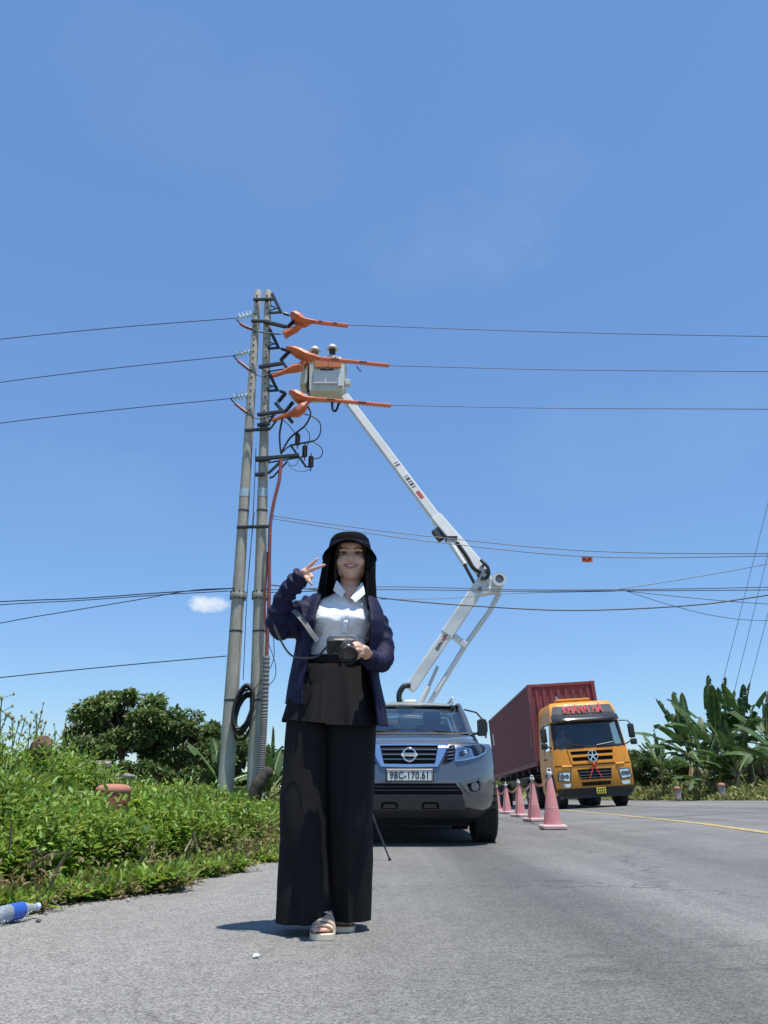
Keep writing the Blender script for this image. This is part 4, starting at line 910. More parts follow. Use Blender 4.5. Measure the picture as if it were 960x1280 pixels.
def pickup():
    x0 = P(512, 970, 8.2).x
    t = thing('pickup_truck', 'grey pickup truck parked facing the camera behind the woman', 'pickup', (x0, 8.2, 0), (0, 0, R(-.5)))
    def patch(name, poly, off, m, thick=.03, cuts=3, hole=None, par=None, sm=40): return project_patch(poly, car_front, off, thick, cuts, hole).build(name, M[m], par or t, sm)
    mir = lambda poly: [(-a, b) for a, b in reversed(poly)]
    # body skin: bumper, nose, bonnet up to the cowl
    SS = [-1+2*i/40 for i in range(41)]; rings = []
    for z, y, hw in LV:
        rings.append([Vector((s*hw, y+.37*abs(s)**4.6, z)) for s in SS])
    for y, z, hw, bul in ((.24, 1.055, .905, .37), (.40, 1.085, .905, .30), (.62, 1.122, .908, .22), (.90, 1.15, .912, .12), (1.22, 1.178, .915, .10)):
        rings.append([Vector((s*hw, y+bul*abs(s)**4.6, z-.12*smooth(abs(s), .80, 1)+.014*math.exp(-((abs(s)-.62)/.10)**2)-.012*s*s)) for s in SS])
    body = MB(); body.loft(rings, closed=False); body.build('front_body', M['car_paint'], t, 50)
    # sides with arches
    def arch(cy, r, a0, a1, n=12): return [(cy+r*math.cos(R(lerp(a0, a1, k/n))), .385+r*math.sin(R(lerp(a0, a1, k/n)))) for k in range(n+1)]
    out = [(.50, .44), (.42, .56), (.40, .76), (.44, .97), (.55, 1.0), (1.22, 1.04), (3.5, 1.08), (5.15, 1.08), (5.2, .6), (5.0, .45)]
    low = arch(4.05, .43, -12, 192)[0:]+[(3.55, .30), (1.42, .30)]+arch(.92, .45, -10, 172)
    for s in (-1, 1):
        mb = MB(); mb.prism(out+low, lambda a, b, d: Vector((s*(.905+d+.018*math.sin(math.pi*min(1, max(0, (b-.3)/.8)))), a, b)), 0, -.05)
        mb.build('side_panel', M['car_paint'], t)
        MB().tube([Vector((s*.925, a, b)) for a, b in arch(.92, .45, -10, 150, 16)], .022, 6).build('arch_trim', M['car_paint'], t, 60)
        MB().box((s*.55, .95, .6), (.55, .85, .5), None, .02).build('wheel_well', M['grille_black'], t)
    MB().box((0, 2.8, .42), (1.7, 4.4, .18), None, .03).build('underbody', M['grille_black'], t)
    MB().box((0, .75, .33), (1.3, .4, .18), None, .03).build('skid_tray', M['grille_black'], t)
    # glasshouse
    gz0, gz1 = 1.175, 1.595
    def ws(s, f): return Vector((s*lerp(.76, .685, f), lerp(1.19, 1.93, f)+lerp(.17, .09, f)*s*s, lerp(gz0, gz1, f)+.015*math.sin(math.pi*f)))
    wsm = MB(); wsm.loft([[ws(-1+2*i/14, j/6) for i in range(15)] for j in range(7)], closed=False); wsm.build('windscreen', M['car_glass'], t, 60)
    for s in (-1, 1):
        MB().tube([ws(s, -.04)+Vector((s*.03, .02, -.01)), ws(s, .5)+Vector((s*.028, .02, 0)), ws(s, 1.0)+Vector((s*.02, .02, 0))], .045, 8, flat=.9).build('windscreen_pillar', M['car_paint'], t, 60)
        side = [(1.30, 1.06), (2.02, 1.575), (3.3, 1.59), (3.62, 1.09)]
        mb = MB(); mb.prism(side, lambda a, b, d: Vector((s*(lerp(.895, .70, (b-1.06)/.54)+d), a, b)), 0, -.01); mb.build('side_window', M['car_glass'], t)
        for yy in (2.35, 3.55): MB().bar((s*.895, yy, 1.05), (s*.70, yy-.05*(yy > 3), 1.6), .07, .03).build('door_pillar', M['car_paint'], t)
        MB().bar((s*.64, 2.1, 1.70), (s*.64, 3.3, 1.72), .035, .045, .015).build('roof_rail', M['white_print'], t)
        for yy in (2.12, 3.28): MB().box((s*.64, yy, 1.675), (.035, .06, .09), None, .012).build('rail_foot', M['white_print'], t)
    roof = MB(); roof.loft([[Vector((s_*hw, y, z+.045*(1-s_*s_))) for s_ in [-1+.2*i for i in range(11)]] for y, z, hw in ((1.90, 1.585, .70), (2.0, 1.60, .715), (2.5, 1.615, .72), (3.2, 1.61, .715), (3.5, 1.57, .70))], closed=False); roof.build('roof', M['car_paint'], t, 60)
    rw = MB(); rw.add([(-.66, 3.47, 1.56), (.66, 3.47, 1.56), (.8, 3.64, 1.1), (-.8, 3.64, 1.1)], [(0, 1, 2, 3)]); rw.build('rear_window', M['car_glass'], t)
    MB().box((0, 4.4, .62), (1.7, 1.5, .1)).build('bed_floor', M['car_paint'], t); MB().box((0, 5.15, .82), (1.7, .06, .5), None, .02).build('tailgate', M['car_paint'], t)
    # interior
    MB().box((0, 1.62, 1.04), (1.6, .55, .22), None, .06, 2).build('dashboard', M['interior'], t)
    for s in (-1, 1):
        st = MB().box((s*.38, 2.45, 1.05), (.5, .18, .7), Matrix.Rotation(R(-12), 3, 'X'), .07, 2).build('front_seat', M['seat_fabric'], t, 40)
        MB().box((s*.38, 2.53, 1.47), (.25, .1, .17), None, .04, 2).build('headrest', M['seat_fabric'], st, 40)
        MB().box((s*.36, 1.93, 1.535), (.50, .16, .028), Matrix.Rotation(R(28), 3, 'X'), .012).build('sun_visor', M['visor_beige'], t)
    MB().box((0, 3.3, 1.0), (1.5, .2, .7), None, .05).build('rear_seat', M['seat_fabric'], t)
    MB().tube([(.40+.18*math.cos(a*math.pi/10), 1.93-.05*math.sin(a*math.pi/10), 1.10+.17*math.sin(a*math.pi/10)) for a in range(21)], .015, 6).build('steering_wheel', M['interior'], t, 60)
    MB().box((0, 1.9, 1.52), (.22, .03, .07), None, .02).build('rear_view_mirror', M['interior'], t)
    for sx in (.1, -.6): MB().tube([Vector((sx+.62, 1.24, 1.19)), Vector((sx, 1.32, 1.24))], .011, 5).build('wiper', M['black_plastic'], t)
    MB().box((0, 1.19, 1.178), (1.5, .07, .02), None, .005).build('cowl_strip', M['black_plastic'], t)
    # nose features
    patch('grille_recess', [(-.315, .985), (.315, .985), (.265, .795), (-.265, .795)], .004, 'grille_black', .02)
    outer = [(-.42, 1.005), (0, 1.008), (.42, 1.005), (.385, .93), (.315, .80), (.295, .77), (0, .764), (-.295, .77), (-.315, .80), (-.385, .93)]
    inner = [(-.312, .985), (0, .988), (.312, .985), (.298, .93), (.272, .815), (.262, .798), (0, .795), (-.262, .798), (-.272, .815), (-.298, .93)]
    patch('grille_surround', outer, .026, 'chrome', .045, 1, inner)
    for z in (.945, .895, .845):
        hw = lerp(.26, .305, (z-.8)/.19); patch('grille_slat', [(-hw, z+.007), (hw, z+.007), (hw, z-.007), (-hw, z-.007)], .019, 'dark_chrome', .03, 2)
    yb = car_front(0, .89)-.045
    em = MB().tube([(.066*math.cos(a*math.pi/14), yb, .89+.066*math.sin(a*math.pi/14)) for a in range(29)], .011, 8).build('emblem', M['chrome'], t, 60)
    MB().box((0, yb-.004, .89), (.17, .018, .034), None, .006).build('emblem_bar', M['chrome'], em)
    FX = Matrix.Rotation(R(90), 4, 'X')
    def front_text(body, size, x, y, z, m, bold=0., sx=1., par=None, sp=1.):
        Mx = Matrix.Translation((x, y, z)) @ FX; return text_part(body, size, .0015, Mx, m, par or t, bold=bold, sx=sx, spacing=sp)
    front_text('NISSAN', .032, 0, yb-.015, .89, M['black_print'], .0006, 1.15, em)
    pl = MB().box((0, -.018, .682), (.475, .012, .112), None, .004).build('number_plate', M['white_print'], t)
    fr = MB()
    for a, b in (((-.232, .733), (.232, .733)), ((-.232, .631), (.232, .631))): fr.bar((a[0], -.026, a[1]), (b[0], -.026, b[1]), .004, .006)
    for x in (-.232, .232): fr.bar((x, -.026, .631), (x, -.026, .733), .006, .004)
    fr.build('plate_border', M['black_print'], pl)
    front_text('98C-170.61', .098, 0, -.026, .682, M['black_print'], .0018, .86, pl, 1.04)
    MB().box((0, .0, .682), (.50, .03, .135), None, .01).build('plate_holder', M['black_plastic'], t)
    for s in (-1, 1):
        f = (lambda p: p) if s > 0 else mir
        patch('nose_vent', f([(.425, .985), (.485, .995), (.495, .94), (.475, .855), (.425, .815), (.345, .80)]), .008, 'grille_black', .02, 2)
        for z in (.955, .92, .885, .85): patch('vent_fin', f([(.405, z+.004), (.475, z+.012), (.475, z-.001), (.400, z-.010)]), .016, 'dark_chrome', .015, 1)
        h = patch('headlight', f([(.505, .955), (.60, .985), (.83, 1.012), (.845, .98), (.82, .925), (.74, .885), (.60, .85), (.495, .835)]), .006, 'lamp_reflector', .02, 3)
        patch('headlight_bezel', f([(.495, .962), (.60, .993), (.838, 1.02), (.855, .98), (.83, .915), (.74, .872), (.60, .836), (.482, .822)]), .018, 'chrome', .03, 1, f([(.512, .945), (.605, .972), (.815, .995), (.828, .975), (.805, .928), (.735, .893), (.60, .862), (.508, .848)]), par=h)
        patch('headlight_inner', f([(.535, .925), (.60, .945), (.64, .95), (.635, .90), (.60, .885), (.53, .872)]), .012, 'black_plastic', .012, 2, par=h)
        cx, cz = .735, .945; yy = car_front(cx, cz)-.012
        MB().lathe([(.035, -.02), (.052, -.02), (.052, .02), (.035, .02)], (s*cx, yy, cz), (0, -1, 0), 20).build('projector_ring', M['dark_chrome'], h, 40)
        MB().ell((s*cx, yy-.012, cz), (.036, .02, .036), 14, 8).build('projector_lens', M['lamp_glass'], h, 60)
        MB().ell((s*.595, car_front(.595, .915)-.02, .912), (.03, .02, .03), 12, 8).build('bulb', M['lamp_reflector'], h, 60)
        patch('daytime_strip', f([(.52, .862), (.60, .874), (.735, .905), (.80, .938), (.80, .926), (.735, .895), (.60, .864), (.515, .850)]), .016, 'white_print', .012, 2, par=h)
        patch('headlight_lens', f([(.505, .955), (.60, .985), (.83, 1.012), (.845, .98), (.82, .925), (.74, .885), (.60, .85), (.495, .835)]), .034, 'lamp_glass', .002, 3, par=h)
        fg = patch('fog_lamp', f([(.60, .60), (.73, .63), (.745, .565), (.715, .525), (.635, .53)]), .006, 'grille_black', .02, 2)
        patch('fog_surround', f([(.515, .615), (.745, .668), (.775, .60), (.755, .52), (.72, .495), (.615, .50)]), .016, 'dark_chrome', .03, 1, f([(.575, .602), (.728, .642), (.748, .585), (.735, .535), (.712, .52), (.632, .524)]), par=fg)
        MB().lathe([(.036, -.02), (.042, -.01), (.042, .02)], (s*.685, car_front(.685, .575)-.01, .575), (0, -1, 0), 18).build('fog_bulb', M['dark_chrome'], fg, 40)
        patch('tow_recess', f([(.12, .40), (.145, .425), (.275, .425), (.30, .40), (.30, .36), (.12, .36)]), .014, 'grille_black', .02, 1)
        patch('tow_step', f([(.155, .405), (.265, .405), (.28, .37), (.14, .37)]), .020, 'skid_grey', .01, 1)
        # wheels
        for yy, nm in ((.92, 'front'), (4.05, 'rear')):
            w_ = MB().lathe([(.20, -.13), (.345, -.135), (.378, -.115), (.388, -.07), (.388, .07), (.378, .115), (.345, .135), (.20, .13)], (s*.845, yy, .388), (1, 0, 0), 36).build('wheel', M['rubber'], t, 30)
            MB().lathe([(.21, -.06), (.215, .125), (.19, .12), (.06, .07), (.01, .08)], (s*.845, yy, .388), (s, 0, 0), 24).build('rim', M['steel'], w_, 40)
            tr = MB()
            for k in range(36):
                a = 2*math.pi*k/36
                for q, sg in ((-.08, 1), (0, -1), (.08, 1)):
                    tr.box((s*.845+q, yy+.389*math.cos(a+sg*.03), .388+.389*math.sin(a+sg*.03)), (.065, .045, .012), Matrix.Rotation(a-math.pi/2, 3, 'X'))
            o = tr.build('tread_blocks', M['rubber'], w_); o['kind'] = 'stuff'
        # mirrors
        mm = MB(); mm.loft([[Vector((s*(.955+.058*cx_), y, 1.275+.098*cz_)) for cx_, cz_ in ((-.7, -1), (.6, -1), (1, -.5), (1, .5), (.6, 1), (-.7, 1), (-1, .5), (-1, -.5))] for y in (1.43, 1.53)], True, True, True)
        mo = mm.build('door_mirror', M['black_plastic'], t, 40)
        MB().bar((s*.84, 1.5, 1.20), (s*.95, 1.5, 1.215), .05, .035, .01).build('mirror_arm', M['black_plastic'], mo)
        MB().box((s*.955, 1.545, 1.275), (.12, .03, .2), None, .02).build('mirror_back', M['black_plastic'], mo)
        MB().box((s*1.0, 1.55, 1.165), (.02, .05, .035), None, .008).build('indicator', mat('indicator_red', (.5, .05, .03), .3), mo)
    patch('lower_intake', [(-.47, .612), (.47, .612), (.54, .53), (.55, .495), (-.55, .495), (-.54, .53)], .010, 'grille_black', .02)
    patch('intake_lip', [(-.50, .618), (.50, .618), (.485, .607), (-.485, .607)], .02, 'car_paint', .03, 2)
    for z in (.575, .54): patch('intake_bar', [(-.5, z+.006), (.5, z+.006), (.5, z-.006), (-.5, z-.006)], .016, 'black_plastic', .015, 2)
    patch('skid_plate', [(-.54, .487), (.54, .487), (.575, .40), (.57, .345), (-.57, .345), (-.575, .40)], .010, 'skid_grey', .03)
    patch('lower_valance', [(-.60, .365), (.60, .365), (.84, .33), (.86, .31), (.78, .20), (-.78, .20), (-.86, .31), (-.84, .33)], .006, 'black_plastic', .02)
    patch('bonnet_seam', [(-.80, 1.018), (.80, 1.018), (.80, 1.012), (-.80, 1.012)], .003, 'black_plastic', .01, 4)
    MB().tube([(.76, 1.75, 1.52), (.90, 1.62, 1.47), (.965, 1.5, 1.37)], .011, 6).build('mirror_stay', M['black_plastic'], t)
    return t
pickup()

# ================================================================ CONTAINER LORRY
M['lorry_paint'] = mat('lorry_orange', (.74, .285, .017), .5, 0, .06, 2, coat=.12, dirt=(.36, .19, .06), dirt_amt=.38, dirt_scale=4)
M['lorry_grey'] = mat('lorry_grey', (.095, .10, .105), .5, var=.1)
M['container_red'] = mat('container_red', (.205, .045, .050), .6, 0, .12, 2, dirt=(.14, .045, .04), dirt_amt=.4, dirt_scale=1.5, bump=.08, bscale=20)
M['letter_red'] = mat('letter_red', (.70, .045, .045), .5, var=.04)
M['letter_edge'] = mat('letter_edge', (.75, .38, .36), .5, var=.04)
M['plate_yellow'] = mat('plate_yellow', (.62, .50, .05), .5)
LR = [(.42, 2.40, .10, .10), (.58, 2.48, .0, .10), (1.22, 2.50, .0, .14), (1.70, 2.42, .05, .16), (1.74, 2.41, .055, .16), (2.50, 2.26, .20, .16), (2.56, 2.25, .21, .16), (2.78, 2.20, .24, .2), (3.04, 2.10, .34, .25), (3.15, 1.95, .50, .3), (3.18, 1.6, .75, .3)]
def l_at(z, i): return interp(z, [(q[0], q[i]) for q in LR])
def lorry_front(x, z):
    hw = l_at(z, 1)/2; return l_at(z, 2)+.16*abs(min(1, abs(x)/hw))**5
def lorry():
    X0 = 6.76; t = thing('container_lorry', 'orange lorry cab hauling a dark red shipping container, leaning on the bend', 'lorry', (X0, 25.0, road_z(X0, 25.6)-.03), (R(-1.2), R(-3.4), R(.8))); t.scale = (1, 1, 1.06)
    def patch(name, poly, off, m, thick=.03, cuts=3, hole=None, par=None): return project_patch(poly, lorry_front, off, thick, cuts, hole).build(name, M[m], par or t, 40)
    mir = lambda poly: [(-a, b) for a, b in reversed(poly)]
    rect = lambda x0, x1, z0, z1: [(x0, z1), (x1, z1), (x1, z0), (x0, z0)]
    # cab shell with window openings
    NX = 20; Dp = 2.2
    def ring(z):
        hw = l_at(z, 1)/2; r = l_at(z, 3); pts = []
        for i in range(NX+1):
            x = -hw+2*hw*i/NX; pts.append(Vector((x, lorry_front(x, z), z)))
        for y in (.42, .62, 1.32, 1.7, Dp): pts.append(Vector((hw, max(y, l_at(z, 2)+.2), z)))
        for y in (Dp, 1.7, 1.32, .62, .42): pts.append(Vector((-hw, max(y, l_at(z, 2)+.2), z)))
        return pts
    zs = [q[0] for q in LR]; rings = [ring(z) for z in zs]; n = len(rings[0]); cab = MB(); fs = []
    for i in range(len(rings)-1):
        for j in range(n):
            k = (j+1) % n
            win = zs[i] >= 1.739 and zs[i+1] <= 2.501
            if win and (1 <= j < NX-1): continue                       # windscreen
            if win and (NX+2 <= j < NX+3 or NX+8 <= j < NX+9): continue   # side windows
            fs.append((i*n+j, i*n+k, (i+1)*n+k, (i+1)*n+j))
    fs.append(tuple((len(rings)-1)*n+j for j in range(n)))
    cab.add([p for r in rings for p in r], fs); cab.build('cab', M['lorry_paint'], t, 40)
    patch('windscreen', [(-1.10, 1.76), (1.10, 1.76), (1.06, 2.5), (-1.06, 2.5)], -.012, 'lorry_glass', .004)
    patch('windscreen_seal', [(-1.17, 1.73), (0, 1.73), (1.17, 1.73), (1.12, 2.53), (0, 2.53), (-1.12, 2.53)], .006, 'black_plastic', .03, 2, [(-1.07, 1.80), (0, 1.80), (1.07, 1.80), (1.02, 2.49), (0, 2.49), (-1.02, 2.49)])
    for s in (-1, 1):
        g_ = MB(); g_.add([(s*1.19, .62, 1.745), (s*1.19, 1.32, 1.745), (s*1.12, 1.32, 2.495), (s*1.12, .62, 2.495)], [(0, 1, 2, 3)]); g_.build('door_window', M['lorry_glass'], t)
        for a, b in (((s*1.245, .5, .75), (s*1.205, .5, 1.74)), ((s*1.245, 1.42, .75), (s*1.205, 1.42, 1.74)), ((s*1.205, 1.42, 1.74), (s*1.125, 1.42, 2.55))):
            MB().bar(a, b, .02, .02).build('door_seam', M['black_plastic'], t)
        MB().box((s*1.262, 1.25, 1.5), (.03, .18, .05), None, .01).build('door_handle', M['black_plastic'], t)
        ar = MB(); ar.tube([(s*1.24, .95+.66*math.cos(R(a)), .52+.66*math.sin(R(a))) for a in range(0, 181, 15)], .05, 6); ar.build('wheel_arch', M['black_plastic'], t, 60)
        # wheels
        wheels = [(.98, 1.28), (.98, 4.1), (.98, 5.4), (.98, 11.2), (.98, 12.5)]
        for xx, yy in wheels:
            w_ = MB().lathe([(.28, -.15), (.45, -.155), (.50, -.12), (.51, -.05), (.51, .05), (.50, .12), (.45, .155), (.28, .15)], (s*xx, yy if yy > 2 else .98, .51), (1, 0, 0), 30).build('wheel', M['rubber'], t, 30)
            MB().lathe([(.29, .0), (.30, .15), (.26, .15), (.20, .06), (.11, .07), (.10, .16), (.01, .17)], (s*xx, yy if yy > 2 else .98, .51), (s, 0, 0), 22).build('rim', M['steel'], w_, 40)
        # mirrors
        x_ = s*1.44; yq = .15
        m1 = MB().box((x_, yq, 2.16), (.20, .12, .42), None, .04, 2).build('wing_mirror', M['black_plastic'], t, 40)
        MB().box((x_+s*.02, yq, 1.84), (.20, .12, .17), None, .03, 2).build('wide_mirror', M['black_plastic'], t, 40)
        MB().tube([(s*1.15, .35, 2.50), (s*1.36, .18, 2.48), (s*1.44, .17, 2.40), (x_, yq+.04, 2.2)], .02, 6).build('mirror_arm', M['black_plastic'], t, 60)
        MB().tube([(s*1.2, .35, 1.78), (s*1.38, .2, 1.86), (x_, yq+.04, 1.9)], .02, 6).build('mirror_arm', M['black_plastic'], t, 60)
        f = (lambda p: p) if s > 0 else mir
        # lamps
        h = patch('headlight', f([(.78, 1.06), (1.12, 1.08), (1.17, .84), (.84, .80)]), .012, 'lamp_reflector', .03, 3)
        patch('headlight_rim', f([(.75, 1.085), (1.15, 1.10), (1.20, .82), (.82, .775)]), .018, 'lorry_grey', .03, 1, f([(.79, 1.05), (1.11, 1.07), (1.155, .85), (.85, .81)]), par=h)
        for q in (.91, 1.04): MB().lathe([(.05, -.02), (.068, -.02), (.068, .02), (.03, .01)], (s*q, lorry_front(q, .94)-.03, .94), (0, -1, 0), 16).build('lamp_bowl', M['dark_chrome'], h, 40)
        patch('fog_lamp', f([(.80, .735), (1.10, .75), (1.09, .65), (.85, .635)]), .012, 'lamp_reflector', .02, 2)
        patch('corner_seam', f([(.745, 1.24), (.76, 1.24), (.80, .62), (.785, .62)]), .004, 'lorry_grey', .01, 2)
        MB().tube([(s*1.0, .06, 1.235), (s*.7, .0, 1.225)], .03, 6).build('grab_handle', M['lorry_paint'], t, 60)
        wp = MB().tube([(s*.2, .035, 1.79), (s*.75, .03, 1.86)], .02, 5).build('wiper', M['black_plastic'], t)
    MB().box((0, .98, .7), (1.5, .9, .5)).build('engine_block', M['grille_black'], t)
    # grille and bumper features
    patch('upper_grille', [(-.72, 1.68), (.72, 1.68), (.66, 1.34), (.62, 1.30), (-.62, 1.30), (-.66, 1.34)], .004, 'grille_black', .02)
    for z0, z1, q in ((1.70, 1.645, .74), (1.545, 1.475, .70), (1.36, 1.285, .67)):
        patch('grille_bar', [(-q, z0), (q, z0), (q-.02, z1), (-q+.02, z1)], .03, 'lorry_paint', .05, 2)
    for s in (-1, 1):
        f = (lambda p: p) if s > 0 else mir
        patch('grille_side', f([(.70, 1.70), (.76, 1.70), (.69, 1.285), (.63, 1.285)]), .028, 'lorry_paint', .05, 1)
    em = MB().lathe([(.15, -.02), (.165, -.02), (.165, .02), (.15, .02), (.15, -.02)], (0, -.03, 1.49), (0, -1, 0), 28, caps=False).build('emblem', M['chrome'], t, 40)
    star = MB()
    for k in range(5):
        a = R(90+72*k); star.bar((0, -.036, 1.49), (.145*math.cos(a), -.036, 1.49+.145*math.sin(a)), .03, .035)
    star.build('emblem_star', M['chrome'], em); MB().lathe([(.14, 0), (.14, .01)], (0, -.024, 1.49), (0, -1, 0), 24).build('emblem_disc', M['grille_black'], em)
    patch('cab_seam', [(-1.22, 1.26), (1.22, 1.26), (1.22, 1.235), (-1.22, 1.235)], .004, 'grille_black', .01, 4)
    patch('lower_grille', [(-.55, 1.12), (.55, 1.12), (.50, .83), (-.46, .83)], .010, 'grille_black', .02)
    for z in (1.04, .955, .88): patch('lower_grille_bar', [(-.53, z+.012), (.53, z+.012), (.53, z-.012), (-.53, z-.012)], .022, 'lorry_grey', .03, 2)
    patch('lower_slot', [(-.47, .76), (.47, .76), (.45, .65), (-.45, .65)], .008, 'grille_black', .02)
    patch('bumper', [(-1.24, .60), (1.24, .60), (1.21, .40), (-1.21, .40)], .03, 'black_plastic', .08, 4)
    MB().box((.0, .35, .38), (2.2, .5, .12)).build('underrun_bar', M['black_plastic'], t)
    pl = MB().box((.10, -.05, .50), (.30, .015, .17), None, .004).build('number_plate', M['plate_yellow'], t)
    for dz in (.04, -.035):
        for k in range(4): MB().box((.01+k*.06, -.059, .50+dz), (.035, .003, .05)).build('plate_mark', M['black_print'], pl)
    # red ribbon hung under the emblem
    for s in (-1, 1): MB().bar((0, -.05, 1.22), (s*.20, -.05, .86), .02, .025).build('ribbon', M['letter_red'], t)
    MB().ell((0, -.06, 1.24), (.05, .03, .05), 10, 6).build('ribbon_knot', M['letter_red'], t)
    # roof panel with the name, sun visor, roof bar
    patch('name_panel', [(-1.05, 2.74), (1.05, 2.74), (.96, 3.02), (-.96, 3.02)], .012, 'lorry_grey', .03, 3)
    sv = MB(); sv.loft([[Vector((x, lorry_front(x, 2.6)-o, z)) for x in [-1.10+.11*i for i in range(21)]] for o, z in ((.02, 2.72), (.12, 2.66), (.19, 2.56), (.18, 2.53), (.04, 2.58))], closed=False); sv.build('sun_visor', mat('visor_tint', (.03, .035, .04), .12, coat=.5), t, 50)
    Mx = Matrix.Translation((-.03, .245, 2.875)) @ Matrix.Rotation(R(90-18), 4, 'X')
    text_part('KHÁNH HÀ', .31, .004, Mx @ Matrix.Translation((0, 0, .01)), M['letter_edge'], t, 'lettering', .014, .74, 1.14)
    text_part('KHÁNH HÀ', .31, .006, Mx @ Matrix.Translation((0, 0, .016)), M['letter_red'], t, 'lettering', .004, .74, 1.14)
    MB().box((-.2, .75, 3.22), (1.15, .35, .10), None, .04, 2).build('roof_deflector', M['lorry_paint'], t, 40)
    for s in (-.7, .32): MB().box((s, .75, 3.17), (.06, .2, .1)).build('deflector_foot', M['black_plastic'], t)
    MB().lathe([(.05, 0), (.05, .1), (.03, .16)], (-.72, .65, 3.2), n=10).build('horn', M['steel'], t, 40)
    # interior
    MB().box((0, .62, 1.66), (2.2, .45, .2), None, .05, 2).build('dashboard', M['lorry_grey'], t)
    MB().box((.15, .50, 1.765), (.35, .2, .02)).build('dash_cloth', mat('teal', (.10, .36, .38), .8), t)
    MB().box((.78, .42, 1.80), (.30, .02, .14), Matrix.Rotation(R(-25), 3, 'X')).build('dash_paper', M['white_print'], t)
    for s in (-1, 1):
        st = MB().box((s*.6, 1.45, 1.75), (.55, .2, .9), None, .08, 2).build('seat', mat('seat_blue', (.05, .07, .12), .9), t, 40)
        MB().box((s*.6, 1.2, 1.38), (.55, .6, .2), None, .06, 2).build('seat_cushion', M['seat_fabric'], t, 40)
    MB().box((0, 2.0, 2.0), (2.1, .05, 1.6)).build('rear_wall', M['interior'], t); MB().box((0, 1.2, 1.15), (2.2, 1.9, .1)).build('cab_floor', M['interior'], t)
    # trailer
    before = {o.name for o in t.children}
    MB().box((0, 8.6, 1.14), (.9, 12.0, .28), None, .03).build('trailer_frame', M['dark_steel'], t)
    for yy in (3.0, 4.7, 6.2, 7.9, 9.7, 11.4, 13.2): MB().box((0, yy, 1.27), (2.3, .14, .14)).build('cross_beam', M['dark_steel'], t)
    MB().box((-.75, 3.0, .75), (.5, .75, .55), None, .08, 2).build('fuel_tank', M['steel'], t, 40)
    MB().box((.75, 3.0, .75), (.5, .6, .5), None, .05).build('tool_box', M['dark_steel'], t)
    for s in (-1, 1):
        MB().box((s*1.0, 4.75, 1.08), (.6, 2.5, .05)).build('mudguard', M['black_plastic'], t)
        for yy in (6.5,): MB().box((s*.7, yy, .7), (.14, .14, .8)).build('landing_leg', M['dark_steel'], t)
    # container
    CW, CH, CL, cy, cz = 2.44, 2.66, 12.19, 2.5, 1.38
    cont = MB()
    def corr(a, b, nrm, n, name):   # corrugated panel between two bottom corners
        a = Vector(a); b = Vector(b); nrm = Vector(nrm); prof = []
        for i in range(n):
            for f, dpt in ((.0, 0), (.25, 0), (.38, 1), (.75, 1), (.88, 0)): prof.append(a.lerp(b, (i+f)/n)-nrm*.036*dpt)
        prof.append(b.copy())
        mb = MB(); mb.loft([[p+Vector((0, 0, z)) for p in prof] for z in (.14, CH-.10)], closed=False); mb.build(name, M['container_red'], t)
    x1 = CW/2-.02
    corr((-x1, cy+.02, cz), (x1, cy+.02, cz), (0, -1, 0), 9, 'front_wall'); corr((-x1, cy+CL, cz), (-x1, cy, cz), (-1, 0, 0), 44, 'side_wall'); corr((x1, cy, cz), (x1, cy+CL, cz), (1, 0, 0), 44, 'side_wall')
    MB().box((0, cy+CL/2, cz+CH-.03), (CW-.05, CL-.05, .03)).build('container_roof', M['container_red'], t); MB().box((0, cy+CL/2, cz+.08), (CW-.05, CL-.05, .1)).build('container_floor', M['container_red'], t)
    MB().box((0, cy+CL-.03, cz+CH/2), (CW-.1, .05, CH-.2)).build('container_door', M['container_red'], t)
    for s in (-1, 1):
        for yy in (cy+.04, cy+CL-.04):
            MB().box((s*(CW/2-.06), yy, cz+CH/2), (.12, .12, CH-.2)).build('corner_post', M['container_red'], t)
            for zz in (cz+.06, cz+CH-.06): MB().box((s*(CW/2-.08), yy+(.03 if yy < 5 else -.03), zz), (.178, .178, .125), None, .012).build('corner_casting', M['container_red'], t)
        for zz, hh in ((cz+.08, .14), (cz+CH-.055, .09)): MB().box((s*(CW/2-.03), cy+CL/2, zz), (.06, CL-.2, hh)).build('side_rail', M['container_red'], t)
    for zz, hh in ((cz+.08, .14), (cz+CH-.055, .09)): MB().box((0, cy+.03, zz), (CW-.2, .07, hh)).build('end_rail', M['container_red'], t)
    mk = MB().box((-CW/2-.002, cy+CL-1.2, cz+CH-1.0), (.006, .35, .5)).build('side_sticker', M['white_print'], t)
    for k in range(4): MB().box((-CW/2-.002, cy+.55, cz+1.1-k*.13), (.006, .13, .09)).build('side_code', mat('code_yellow', (.35, .22, .08), .7), t)
    for o in [q for q in t.children if q.name not in before]:          # the trailer trails a little askew behind its coupling
        if o.name.split('.')[0] in ('wheel', 'fuel_tank', 'tool_box'): continue
        kp = Vector((0, 3.9, 0)); Rz = Matrix.Rotation(R(-1.6), 3, 'Z'); o.location = kp-Rz @ kp; o.rotation_euler = (0, 0, R(-1.6))
    return t
lorry_o = lorry()

